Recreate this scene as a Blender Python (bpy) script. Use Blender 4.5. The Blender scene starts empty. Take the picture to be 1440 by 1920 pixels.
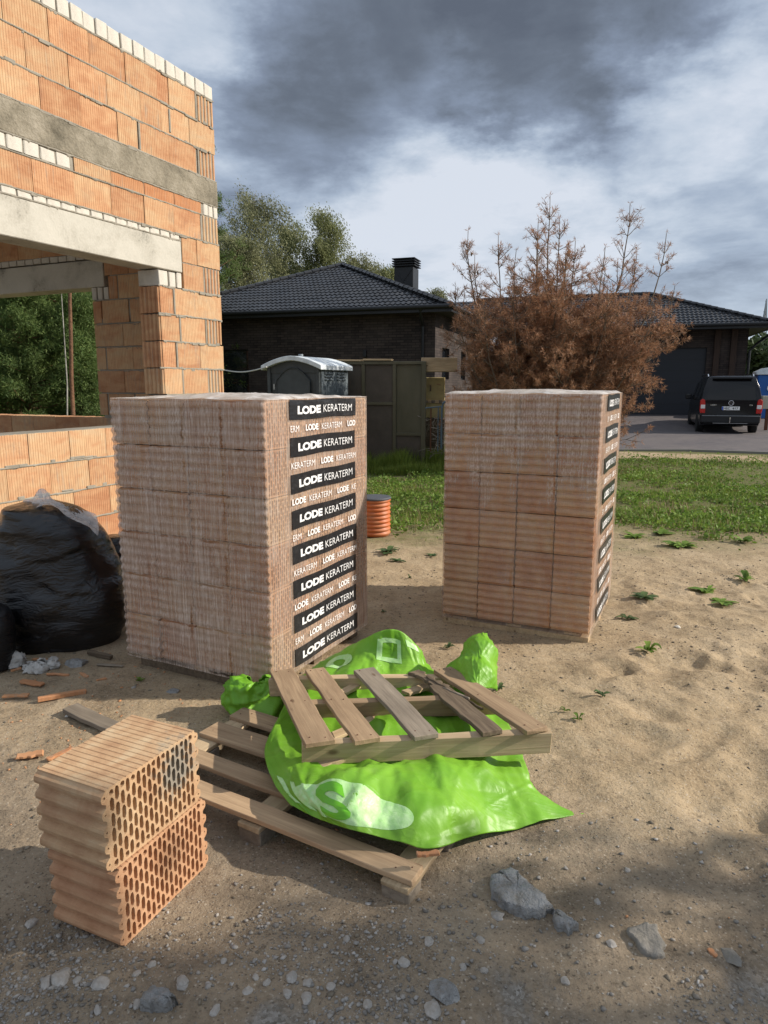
import bpy, bmesh, math, random
import numpy as np
from mathutils import Matrix, Vector
from mathutils.geometry import delaunay_2d_cdt

S = bpy.context.scene
R = math.radians
COL = S.collection

# ------------------------------------------------------------------ camera
F, HOR, HC = 1300.0, 720.0, 1.6
PIT = math.atan((960 - HOR) / F)
cd = bpy.data.cameras.new('camera'); cam = bpy.data.objects.new('camera', cd); COL.objects.link(cam)
cd.sensor_fit = 'VERTICAL'; cd.sensor_height = 24; cd.lens = F / 1920 * 24
cd.clip_start = 0.05; cd.clip_end = 2000
cam.location = (0, 0, HC); cam.rotation_euler = (R(90) - PIT, 0, 0)
S.camera = cam
S.render.resolution_x, S.render.resolution_y = 768, 1024

# ------------------------------------------------------------------ light
SUN_AZ, SUN_EL = R(90.0), R(29.5)          # azimuth from +Y towards +X
sd = bpy.data.lights.new('sun', 'SUN'); sun = bpy.data.objects.new('sun', sd); COL.objects.link(sun)
sd.energy = 4.4; sd.angle = R(0.5); sd.color = (1.0, 0.92, 0.81)
sv = Vector((math.sin(SUN_AZ) * math.cos(SUN_EL), math.cos(SUN_AZ) * math.cos(SUN_EL), math.sin(SUN_EL)))
sun.rotation_euler = sv.to_track_quat('Z', 'Y').to_euler()

S.view_settings.view_transform = 'Standard'; S.view_settings.look = 'None'
S.view_settings.exposure = 0.34; S.view_settings.gamma = 1.0
S.view_settings.use_curve_mapping = False
try:
    S.cycles.transparent_max_bounces = 24; S.cycles.max_bounces = 6
except Exception: pass

# ------------------------------------------------------------------ node helpers
class NT:
    def __init__(s, tree):
        s.t = tree; s.n = tree.nodes; s.l = tree.links
    def node(s, ty, **kw):
        n = s.n.new(ty)
        for k, v in kw.items(): setattr(n, k, v)
        return n
    def put(s, sock, v):
        if isinstance(v, bpy.types.NodeSocket): s.l.new(v, sock)
        elif v is not None:
            if sock.type == 'RGBA' and isinstance(v, (tuple, list)) and len(v) == 3: v = (*v, 1)
            sock.default_value = v
    def math(s, op, a, b=None, c=None, clamp=False):
        n = s.node('ShaderNodeMath', operation=op); n.use_clamp = clamp
        s.put(n.inputs[0], a)
        if b is not None: s.put(n.inputs[1], b)
        if c is not None: s.put(n.inputs[2], c)
        return n.outputs[0]
    def vm(s, op, a, b=None):
        n = s.node('ShaderNodeVectorMath', operation=op)
        s.put(n.inputs[0], a)
        if b is not None: s.put(n.inputs[1], b)
        return n.outputs['Value'] if op in ('DOT_PRODUCT', 'LENGTH', 'DISTANCE') else n.outputs[0]
    def mix(s, f, a, b, mode='MIX'):
        n = s.node('ShaderNodeMix', data_type='RGBA', blend_type=mode)
        s.put(n.inputs[0], f); s.put(n.inputs[6], a); s.put(n.inputs[7], b)
        return n.outputs[2]
    def map(s, v, a, b, c=0.0, d=1.0, smooth=False):
        n = s.node('ShaderNodeMapRange'); n.clamp = True
        if smooth: n.interpolation_type = 'SMOOTHSTEP'
        s.put(n.inputs[0], v); s.put(n.inputs[1], a); s.put(n.inputs[2], b); s.put(n.inputs[3], c); s.put(n.inputs[4], d)
        return n.outputs[0]
    def coord(s, w='Object'): return s.node('ShaderNodeTexCoord').outputs[w]
    def pos(s): return s.node('ShaderNodeNewGeometry').outputs['Position']
    def scale(s, v, sc):
        n = s.node('ShaderNodeMapping'); s.put(n.inputs[0], v); n.inputs['Scale'].default_value = sc
        return n.outputs[0]
    def noise(s, v, sc=5, det=4, rough=0.55, dist=0.0, out=0):
        n = s.node('ShaderNodeTexNoise'); s.put(n.inputs['Vector'], v)
        n.inputs['Scale'].default_value = sc; n.inputs['Detail'].default_value = det
        n.inputs['Roughness'].default_value = rough; n.inputs['Distortion'].default_value = dist
        return n.outputs[out]
    def voro(s, v, sc=5, feature='F1', out='Distance'):
        n = s.node('ShaderNodeTexVoronoi', feature=feature); s.put(n.inputs['Vector'], v); n.inputs['Scale'].default_value = sc
        return n.outputs[out]
    def ramp(s, v, stops):
        n = s.node('ShaderNodeValToRGB'); s.put(n.inputs[0], v)
        e = n.color_ramp.elements
        while len(e) < len(stops): e.new(0.5)
        for i, (p, c) in enumerate(stops):
            e[i].position = p; e[i].color = (*c, 1) if len(c) == 3 else c
        return n.outputs[0]
    def xyz(s, v):
        n = s.node('ShaderNodeSeparateXYZ'); s.put(n.inputs[0], v); return n.outputs
    def rnd(s): return s.node('ShaderNodeObjectInfo').outputs['Random']
    def island(s): return s.node('ShaderNodeNewGeometry').outputs['Random Per Island']
    def bump(s, h, strength=0.3, dist=0.01, prev=None):
        n = s.node('ShaderNodeBump'); s.put(n.inputs['Height'], h)
        n.inputs['Strength'].default_value = strength; n.inputs['Distance'].default_value = dist
        if prev is not None: s.put(n.inputs['Normal'], prev)
        return n.outputs[0]
    def hsv(s, c, h=0.5, sa=1.0, v=1.0):
        n = s.node('ShaderNodeHueSaturation'); s.put(n.inputs['Color'], c)
        s.put(n.inputs['Hue'], h); s.put(n.inputs['Saturation'], sa); s.put(n.inputs['Value'], v)
        return n.outputs[0]

def MAT(name, fn=None, color=None, rough=0.8, metal=0.0, spec=0.4, **kw):
    m = bpy.data.materials.new(name); m.use_nodes = True
    t = NT(m.node_tree); b = m.node_tree.nodes['Principled BSDF']; out = m.node_tree.nodes['Material Output']
    b.inputs['Roughness'].default_value = rough; b.inputs['Metallic'].default_value = metal
    b.inputs['Specular IOR Level'].default_value = spec
    if color is not None: b.inputs['Base Color'].default_value = (*color, 1)
    for k, v in kw.items():
        b.inputs[k.replace('_', ' ')].default_value = v
    if fn:
        r = fn(t) or {}
        for k, v in r.items():
            if k == 'surface': t.l.new(v(b.outputs[0]) if callable(v) else v, out.inputs['Surface'])
            else: t.put(b.inputs[k.replace('_', ' ')], v)
    return m

# ------------------------------------------------------------------ sky
def px_dir(x, y):
    u = (x - 720) / F; v = -(y - 960) / F
    d = Vector((u, math.cos(PIT) + v * math.sin(PIT), -math.sin(PIT) + v * math.cos(PIT)))
    return d.normalized()
def make_world():
    w = bpy.data.worlds.new('World'); S.world = w; w.use_nodes = True
    t = NT(w.node_tree); bg = t.n['Background']
    sky = t.node('ShaderNodeTexSky', sky_type='NISHITA'); sky.sun_disc = False
    sky.sun_elevation = SUN_EL; sky.sun_rotation = SUN_AZ
    D = t.vm('NORMALIZE', t.coord('Generated'))
    z = t.xyz(D)[2]
    # project on a cloud layer so clouds shrink towards the horizon
    den = t.math('ADD', t.math('MAXIMUM', z, 0.0), 0.22)
    pl = t.vm('DIVIDE', D, None); dn = pl.node; t.put(dn.inputs[1], t.node('ShaderNodeCombineXYZ').outputs[0])
    cmb = dn.inputs[1].links[0].from_node
    for i in range(3): t.put(cmb.inputs[i], den)
    wn = t.vm('SUBTRACT', t.noise(pl, 1.6, 7, 0.62, out=1), (0.5, 0.5, 0.5))
    sc = t.node('ShaderNodeVectorMath', operation='SCALE'); t.put(sc.inputs[0], wn); sc.inputs['Scale'].default_value = 0.34
    W = t.vm('NORMALIZE', t.vm('ADD', D, sc.outputs[0]))
    dark = t.map(t.noise(pl, 1.15, 8, 0.58, 0.25), 0.30, 0.74, .0, 0.55, True)
    cols = dict(dark=[(1040, -40, 14, .75), (760, 90, 11, .3), (600, 210, 9, .45), (500, 300, 9, .55), (1010, 130, 7.5, .55), (1300, 50, 9, .12), (640, 130, 8, .25),
                      (1330, 420, 8, .34), (450, 260, 6, .25), (1180, 190, 5, .2), (1120, -20, 12, .15)],
                light=[(280, 60, 12, .55), (520, 40, 7, .3), (1300, 190, 6.5, .50), (860, 330, 6, .12), (1060, 300, 5, .18), (740, 400, 12, .26), (960, 440, 10, .22), (1390, 230, 8, .4), (1400, 520, 8, .3), (1100, 560, 9, .25), (880, 280, 4, .2)])
    for kind, sg in (('dark', 1), ('light', -1)):
        for (x, y, r, a) in cols[kind]:
            c = px_dir(x, y); a *= .39
            g = t.map(t.vm('DOT_PRODUCT', W, tuple(c)), math.cos(R(r)), math.cos(R(r * 0.15)), 0.0, a, True)
            dark = t.math('ADD', dark, t.math('MULTIPLY', g, float(sg)))
    fine = t.math('MULTIPLY', t.math('SUBTRACT', t.noise(pl, 3.6, 9, 0.62, 0.5), 0.5), 0.55)
    dark = t.math('ADD', dark, fine, clamp=True)
    cc = t.ramp(dark, [(0.0, (.57, .61, .68)), (0.20, (.44, .50, .585)), (0.38, (.31, .37, .465)), (0.58, (.195, .235, .31)), (0.85, (.115, .135, .17)), (1.0, (.09, .105, .135))])
    # warm whitish towards horizon haze
    hz = t.map(z, 0.0, 0.16, 0.6, 0.0, True)
    cc = t.mix(hz, cc, (.50, .57, .66))
    x10 = t.mix(1.0, cc, (10.0, 10.0, 10.0), 'MULTIPLY')
    col = t.mix(0.93, sky.outputs[0], x10)
    t.put(bg.inputs[0], col); bg.inputs[1].default_value = 0.1
make_world()

# ------------------------------------------------------------------ placing helpers (world metres)
def ray(x, y):
    u = (x - 720) / F; v = -(y - 960) / F
    return np.array([u, math.cos(PIT) + v * math.sin(PIT), -math.sin(PIT) + v * math.cos(PIT)])
def G(x, y, z=0.0):                       # place in the world at height z
    d = ray(x, y); t = (z - HC) / d[2]; return np.array([0, 0, HC]) + t * d
def AY(x, y, Y):                          # place in the world at distance Y
    d = ray(x, y); return np.array([0, 0, HC]) + d * (Y / d[1])

# ------------------------------------------------------------------ object helpers
def tag(o, label=None, cat=None, group=None, kind=None):
    if label: o['label'] = label
    if cat: o['category'] = cat
    if group: o['group'] = group
    if kind: o['kind'] = kind
    return o
def thing(name, label, cat, loc=(0, 0, 0), rz=0.0, group=None):
    o = bpy.data.objects.new(name, None); COL.objects.link(o)
    o.empty_display_size = 0.1; o.location = loc; o.rotation_euler = (0, 0, rz)
    return tag(o, label, cat, group)
def link(name, me, mat=None, parent=None, mtx=None):
    o = bpy.data.objects.new(name, me); COL.objects.link(o)
    if mat is not None and len(me.materials) == 0: me.materials.append(mat)
    if parent is not None: o.parent = parent
    if mtx is not None: o.matrix_local = mtx
    return o
def np_mesh(name, V, Fc, smooth=False):
    """V (n,3); Fc int array (m,3|4) or list of such arrays."""
    me = bpy.data.meshes.new(name)
    V = np.asarray(V, np.float32); Fs = Fc if isinstance(Fc, list) else [Fc]
    Fs = [np.asarray(f, np.int32) for f in Fs if len(f)]
    me.vertices.add(len(V)); me.vertices.foreach_set('co', V.ravel())
    nl = sum(f.size for f in Fs); npoly = sum(len(f) for f in Fs)
    me.loops.add(nl); me.polygons.add(npoly)
    me.loops.foreach_set('vertex_index', np.concatenate([f.ravel() for f in Fs]))
    st = []; o = 0
    for f in Fs:
        st.append(o + np.arange(len(f)) * f.shape[1]); o += f.size
    me.polygons.foreach_set('loop_start', np.concatenate(st).astype(np.int32))
    if smooth: me.polygons.foreach_set('use_smooth', np.ones(npoly, bool))
    me.update(calc_edges=True); me.validate()
    return me
class MB:
    """collects polygons; build() links them as ONE mesh object"""
    def __init__(s): s.v = []; s.f = []
    def add(s, V, Fc, M=None):
        o = len(s.v)
        for p in V:
            q = Vector(p)
            s.v.append(tuple(M @ q) if M is not None else tuple(q))
        s.f += [tuple(i + o for i in f) for f in Fc]
        return s
    def box(s, c, size, M=None, rz=0.0, taper=0.0):
        x, y, z = [k / 2 for k in size]; a = 1 - taper
        V = [(-x, -y, -z), (x, -y, -z), (x, y, -z), (-x, y, -z), (-x * a, -y * a, z), (x * a, -y * a, z), (x * a, y * a, z), (-x * a, y * a, z)]
        L = Matrix.Translation(c) @ Matrix.Rotation(rz, 4, 'Z')
        if M is not None: L = M @ L
        return s.add(V, [(3, 2, 1, 0), (4, 5, 6, 7), (0, 1, 5, 4), (1, 2, 6, 5), (2, 3, 7, 6), (3, 0, 4, 7)], L)
    def tube(s, pts, rad, n=8, cap=True):
        pts = [Vector(p) for p in pts]
        if not isinstance(rad, (list, tuple)): rad = [rad] * len(pts)
        o = len(s.v); up = Vector((0.13, 0.21, 0.97))
        for i, p in enumerate(pts):
            d = (pts[min(i + 1, len(pts) - 1)] - pts[max(i - 1, 0)]).normalized()
            a = d.cross(up)
            if a.length < 1e-3: a = d.cross(Vector((1, 0, 0)))
            a.normalize(); b = d.cross(a)
            for k in range(n):
                t = 2 * math.pi * k / n
                s.v.append(tuple(p + (a * math.cos(t) + b * math.sin(t)) * rad[i]))
        for i in range(len(pts) - 1):
            for k in range(n):
                k2 = (k + 1) % n
                s.f.append((o + i * n + k, o + i * n + k2, o + (i + 1) * n + k2, o + (i + 1) * n + k))
        if cap:
            s.f.append(tuple(o + k for k in range(n))[::-1]); e = o + (len(pts) - 1) * n
            s.f.append(tuple(e + k for k in range(n)))
        return s
    def prism(s, prof, z0, z1, M=None):
        n = len(prof)
        V = [(x, y, z0) for x, y in prof] + [(x, y, z1) for x, y in prof]
        Fc = [tuple(range(n))[::-1], tuple(range(n, 2 * n))] + [(i, (i + 1) % n, (i + 1) % n + n, i + n) for i in range(n)]
        return s.add(V, Fc, M)
    def lathe(s, prof, n=24, c=(0, 0, 0)):
        o = len(s.v)
        for r, z in prof:
            for k in range(n):
                t = 2 * math.pi * k / n; s.v.append((c[0] + r * math.cos(t), c[1] + r * math.sin(t), c[2] + z))
        for i in range(len(prof) - 1):
            for k in range(n):
                k2 = (k + 1) % n
                s.f.append((o + i * n + k, o + i * n + k2, o + (i + 1) * n + k2, o + (i + 1) * n + k))
        s.f.append(tuple(o + k for k in range(n))[::-1]); e = o + (len(prof) - 1) * n; s.f.append(tuple(e + k for k in range(n)))
        return s
    def mesh(s, name, bevel=0.0, seg=1, smooth=False):
        me = bpy.data.meshes.new(name); me.from_pydata(s.v, [], s.f)
        bm = bmesh.new(); bm.from_mesh(me)
        bmesh.ops.recalc_face_normals(bm, faces=bm.faces)
        if bevel > 0:
            ed = [e for e in bm.edges if len(e.link_faces) == 2 and e.calc_face_angle(0) > 0.6]
            bmesh.ops.bevel(bm, geom=ed, offset=bevel, segments=seg, affect='EDGES', profile=0.5)
        bm.to_mesh(me); bm.free()
        if smooth: me.polygons.foreach_set('use_smooth', [True] * len(me.polygons))
        me.update(); return me
    def build(s, name, mat, parent=None, bevel=0.0, seg=1, smooth=False, mtx=None):
        return link(name, s.mesh(name, bevel, seg, smooth), mat, parent, mtx)

def hash3(ix, iy, iz, seed):
    h = (ix * 374761393 + iy * 668265263 + iz * 2147483647 + seed * 974711).astype(np.int64) & 0xffffffff
    h = ((h ^ (h >> 13)) * 1274126177) & 0xffffffff
    h = ((h ^ (h >> 16)) * 2246822519) & 0xffffffff
    return ((h >> 8) & 0xffff) / 65535.0
def vnoise(P, seed=0):
    P = np.asarray(P, float); i = np.floor(P).astype(np.int64); f = P - i; f = f * f * (3 - 2 * f)
    r = 0
    for a in (0, 1):
        for b in (0, 1):
            for c in (0, 1):
                w = (f[:, 0] if a else 1 - f[:, 0]) * (f[:, 1] if b else 1 - f[:, 1]) * (f[:, 2] if c else 1 - f[:, 2])
                r = r + w * hash3(i[:, 0] + a, i[:, 1] + b, i[:, 2] + c, seed)
    return r * 2 - 1
def fbm(P, oct=4, seed=0, ridged=False, gain=0.5):
    r = 0; a = 1.0; P = np.asarray(P, float)
    for k in range(oct):
        n = vnoise(P * (2.03 ** k) + k * 17.3, seed + k)
        r = r + a * ((1 - 2 * np.abs(n)) if ridged else n); a *= gain
    return r
def cr(P, m):
    """Catmull-Rom upsample of array (n,...) to (n-1)*m+1"""
    n = len(P); Q = np.concatenate([2 * P[:1] - P[1:2], P, 2 * P[-1:] - P[-2:-1]])
    out = []
    for i in range(n - 1):
        a, b, c, d = Q[i], Q[i + 1], Q[i + 2], Q[i + 3]
        for k in range(m):
            t = k / m
            out.append(0.5 * (2 * b + (c - a) * t + (2 * a - 5 * b + 4 * c - d) * t * t + (3 * b - a - 3 * c + d) * t ** 3))
    out.append(P[-1]); return np.array(out)
def grid_faces(nu, nv):
    i = np.arange(nu - 1)[:, None] * nv + np.arange(nv - 1)[None]
    return np.stack([i, i + 1, i + nv + 1, i + nv], -1).reshape(-1, 4)
def grid_normals(Gd):
    du = np.gradient(Gd, axis=0); dv = np.gradient(Gd, axis=1); n = np.cross(du, dv)
    return n / (np.linalg.norm(n, axis=-1, keepdims=True) + 1e-9)
def facets(P, seed, waves=7, lo=3.0, hi=9.0):
    """sum of sharp-edged folds: piecewise flat relief like creased film"""
    rr = np.random.default_rng(seed); P = np.asarray(P, float); P = P + .05 * np.stack([vnoise(P * 4 + k * 9, seed + k) for k in range(3)], -1); r = 0
    for k in range(waves):
        d = rr.normal(size=3); d /= np.linalg.norm(d); f = lo + (hi - lo) * k / waves; ph = (P @ d) * f + rr.random()
        tri = np.abs((ph % 1) - .5) * 2; m = np.clip(vnoise(P * (2.0 + k * .5) + 31 * k, seed + 50 + k) * 2 + .3, 0, 1)
        r = r + tri * m * (lo / f) ** .8
    return r
_txt = {}
def text_mesh(body, bold=0.0, size=1.0, spacing=1.0):
    k = (body, bold, size, spacing)
    if k in _txt: return _txt[k]
    cu = bpy.data.curves.new('t', 'FONT'); cu.body = body; cu.size = size; cu.offset = bold; cu.space_character = spacing
    cu.align_x = 'LEFT'; cu.resolution_u = 3
    o = bpy.data.objects.new('t', cu); COL.objects.link(o)
    dg = bpy.context.evaluated_depsgraph_get(); dg.update()
    me = bpy.data.meshes.new_from_object(o.evaluated_get(dg)); bpy.data.objects.remove(o)
    V = np.array([v.co[:] for v in me.vertices]).reshape(-1, 3); Fc = [tuple(p.vertices) for p in me.polygons]
    _txt[k] = (V, Fc); return _txt[k]

# ------------------------------------------------------------------ materials
def m_clay(hueshift=0.0, pale=0.5, name='fired_clay', stain=0.5):
    def fn(t):
        o = t.coord(); r = t.rnd()
        off = t.vm('ADD', o, None); cm = t.node('ShaderNodeCombineXYZ')
        for i, k in enumerate((13.0, 7.0, 23.0)): t.put(cm.inputs[i], t.math('MULTIPLY', r, k))
        t.put(off.node.inputs[1], cm.outputs[0])
        band = t.noise(t.scale(off, (1.0, 1.0, 2.6)), 4.0, 5, 0.6, 0.4)
        fine = t.noise(t.scale(off, (10, 10, 1.2)), 9.0, 4, 0.6)
        r2 = t.math('FRACT', t.math('MULTIPLY', r, 7.31))
        f = t.math('ADD', t.math('MULTIPLY', band, 0.9), t.math('MULTIPLY', t.math('SUBTRACT', r2, 0.5), 0.28))
        c = t.ramp(f, [(0.22, (.44, .215, .11)), (0.40, (.55, .315, .17)), (0.58, (.59, .395, .225)), (0.85, (.56, .44, .285))])
        if pale < 0.5: c = t.mix(0.6, c, (.48, .20, .085))
        c = t.mix(t.map(fine, 0.35, 0.70, 0.0, 0.45), c, (.36, .17, .09))
        drip = t.noise(t.scale(off, (34, 34, 2.0)), 1.5, 5, 0.7)
        c = t.mix(t.map(t.math('ADD', drip, t.math('MULTIPLY', t.noise(off, 3.0, 3, .5), .5)), .84, .98, 0, .6), c, (.33, .29, .23))
        burn = t.map(t.noise(off, 6.0, 3, 0.5, 0.6), 0.60, 0.80, 0.0, stain)
        c = t.mix(burn, c, (.30, .17, .11))
        v = t.math('ADD', 0.93, t.math('MULTIPLY', r, 0.12))
        c = t.hsv(c, v=v)
        b = t.bump(t.noise(o, 160, 3, 0.6), 0.35, 0.002)
        return dict(Base_Color=c, Normal=b)
    return MAT(name, fn, rough=0.9, spec=0.2)
CLAY = m_clay(); CLAY_RED = m_clay(pale=0.2, name='red_clay')

def stone_like(name, stops, sc=3.0, fine=60, bs=0.4, bd=0.004, rough=0.9, island=False, spec=0.25):
    def fn(t):
        o = t.coord(); n = t.noise(o, sc, 7, 0.62, 0.4); f = t.noise(o, fine, 4, 0.65)
        c = t.ramp(t.math('ADD', t.math('MULTIPLY', n, 0.75), t.math('MULTIPLY', f, 0.25)), stops)
        if island: c = t.hsv(c, v=t.map(t.island(), 0, 1, 0.65, 1.3))
        b = t.bump(f, bs, bd); b = t.bump(t.noise(o, fine * .2, 5, .6), bs, bd * 3, b)
        return dict(Base_Color=c, Normal=b)
    return MAT(name, fn, rough=rough, spec=spec)
MORTAR = stone_like('mortar', [(0.3, (.20, .18, .145)), (0.7, (.36, .33, .27))], 6, 70)
RINGC = stone_like('ring_beam_concrete', [(0.34, (.13, .115, .085)), (0.5, (.25, .22, .165)), (0.66, (.37, .33, .26))], 3.5, 50, 0.9, .008)
LINT = stone_like('lintel_concrete', [(0.34, (.22, .21, .18)), (0.42, (.42, .395, .335)), (0.52, (.50, .475, .41)), (0.72, (.57, .54, .47))], 3.2, 60, 0.4)
SILIC = stone_like('white_silicate_brick', [(0.3, (.42, .39, .34)), (0.6, (.62, .585, .51))], 5, 60, 0.4)
PLINTH = stone_like('plinth_block', [(0.3, (.45, .43, .38)), (0.7, (.62, .60, .54))], 4, 50)
CHUNK = stone_like('concrete_rubble', [(0.36, (.20, .175, .14)), (0.5, (.27, .265, .255)), (0.7, (.38, .38, .37))], 11, 70, 1.0, 0.010)
STONE = stone_like('loose_stone', [(0.35, (.20, .17, .135)), (0.5, (.29, .265, .235)), (0.7, (.42, .40, .375))], 12, 90, 0.4, 0.003, island=True)

def m_wood(name, a, b, dark=0.0, sc=1.0):
    def fn(t):
        o = t.coord(); r = t.rnd()
        off = t.vm('ADD', o, None); cm = t.node('ShaderNodeCombineXYZ'); t.put(cm.inputs[1], t.math('MULTIPLY', r, 9.0)); t.put(cm.inputs[0], t.math('MULTIPLY', r, 5.0))
        t.put(off.node.inputs[1], cm.outputs[0])
        g = t.noise(t.scale(off, (1.3 * sc, 26 * sc, 20 * sc)), 2.2, 6, 0.6, 0.8)
        k = t.noise(t.scale(off, (1.0, 3.0, 3.0)), 2.5, 3, 0.5)
        cr_ = t.noise(t.scale(off, (2.0, 90, 60)), 1.6, 4, 0.7)
        c = t.mix(t.map(g, 0.3, 0.7), a, b)
        c = t.mix(t.map(k, 0.45, 0.75, 0, 0.55), c, tuple(x * 0.55 for x in b))
        c = t.mix(t.map(cr_, 0.66, 0.72, 0, 0.65), c, (.035, .025, .018))
        sp = t.xyz(off); kn = t.voro(t.scale(off, (3.0, 9.0, 6.0)), 1.3)
        c = t.mix(t.map(kn, 0.05, 0.12, 0.75, 0.0), c, (.10, .055, .03))
        c = t.hsv(c, v=t.map(r, 0, 1, 0.85, 1.15))
        bb = t.bump(t.math('ADD', g, t.math('MULTIPLY', cr_, -0.6)), 0.5, 0.003)
        return dict(Base_Color=c, Normal=bb)
    return MAT(name, fn, rough=0.85, spec=0.2)
WOOD = m_wood('pallet_wood', (.47, .33, .20), (.30, .20, .12))
WOOD_L = m_wood('pale_wood', (.56, .43, .27), (.38, .27, .16))
WOOD_D = m_wood('weathered_wood', (.20, .15, .10), (.09, .065, .045))
WOOD_G = m_wood('grey_wood', (.30, .25, .19), (.18, .145, .11))
# ------------------------------------------------------------------ terrain
rng = np.random.default_rng(7); random.seed(7)
def sstep(x, a, b):
    t = np.clip((x - a) / (b - a), 0, 1); return t * t * (3 - 2 * t)
_d = rng.random((260, 5))
DENT = np.stack([.6 + _d[:, 0] * 3.6, 1.2 + _d[:, 1] * 4.2, .035 + .07 * _d[:, 2], .06 + .10 * _d[:, 3], _d[:, 4] * 3.14], 1)
def gz(x, y, detail=True):
    x = np.atleast_1d(np.asarray(x, float)); y = np.atleast_1d(np.asarray(y, float)); x, y = np.broadcast_arrays(x, y)
    z = 0.30 * sstep(y, 24, 28.5)
    far = sstep(np.hypot(x, y), 9, 20)
    P = np.stack([x, y, 0 * x], -1).reshape(-1, 3)
    z = z + ((fbm(P * .5, 3, 3) * .022) * 1).reshape(x.shape) * (1 - .6 * far)
    if detail:
        n = (fbm(P * 3.1, 4, 9) * .008 + fbm(P * 9, 3, 12) * .0045 + fbm(P * 26, 2, 15) * .0024).reshape(x.shape)
        z = z + n * (1 - far)
        sandy = sstep(x, .5, 1.5) * (1 - sstep(y, 5.5, 7))
        z = z + sandy * (fbm(P * 4.2 + 9, 3, 21, True) * .008 + fbm(P * 13, 3, 25) * .0045 + fbm(P * 34, 2, 27) * .002).reshape(x.shape)
        sel = (x > .4) & (x < 4.4) & (y > 1.0) & (y < 5.6)
        if sel.any():
            xs, ys = x[sel], y[sel]; a = np.zeros_like(xs)
            for cx, cy, r1, r2, th in DENT:
                dx, dy = xs - cx, ys - cy
                u = dx * np.cos(th) + dy * np.sin(th); v = -dx * np.sin(th) + dy * np.cos(th)
                q = (u / r2) ** 2 + (v / r1) ** 2
                a += np.where(q < 9, (-.015 * np.exp(-q * .7) + .007 * np.exp(-(np.sqrt(q) - 1.7) ** 2 * 1.6)), 0)
            z = z.copy(); z[sel] += a * sstep(xs, .5, 1.2)
    # flat under the stacks and pallets
    for cx, cy, rr in ((-.8, 4.1, .9), (1.0, 4.7, .9), (-.4, 2.5, .75), (-.65, 2.0, .35)):
        m = 1 - sstep(np.hypot(x - cx, y - cy), rr * .75, rr * 1.1)
        z = z * (1 - m * .9)
    return z
def axis(lo, a, b, hi, st, g=1.09, mx=12.0):
    mid = list(np.arange(a, b, st)); L = []; s = st; p = a
    while p > lo: s = min(s * g, mx); p -= s; L.append(p)
    Rr = []; s = st; p = mid[-1]
    while p < hi: s = min(s * g, mx); p += s; Rr.append(p)
    return np.array(L[::-1] + mid + Rr)
xs = axis(-400, -2.6, 3.4, 400, .019); ys = axis(-60, .9, 5.6, 900, .019, 1.06)
XX, YY = np.meshgrid(xs, ys, indexing='ij')
ZZ = gz(XX, YY)
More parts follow.
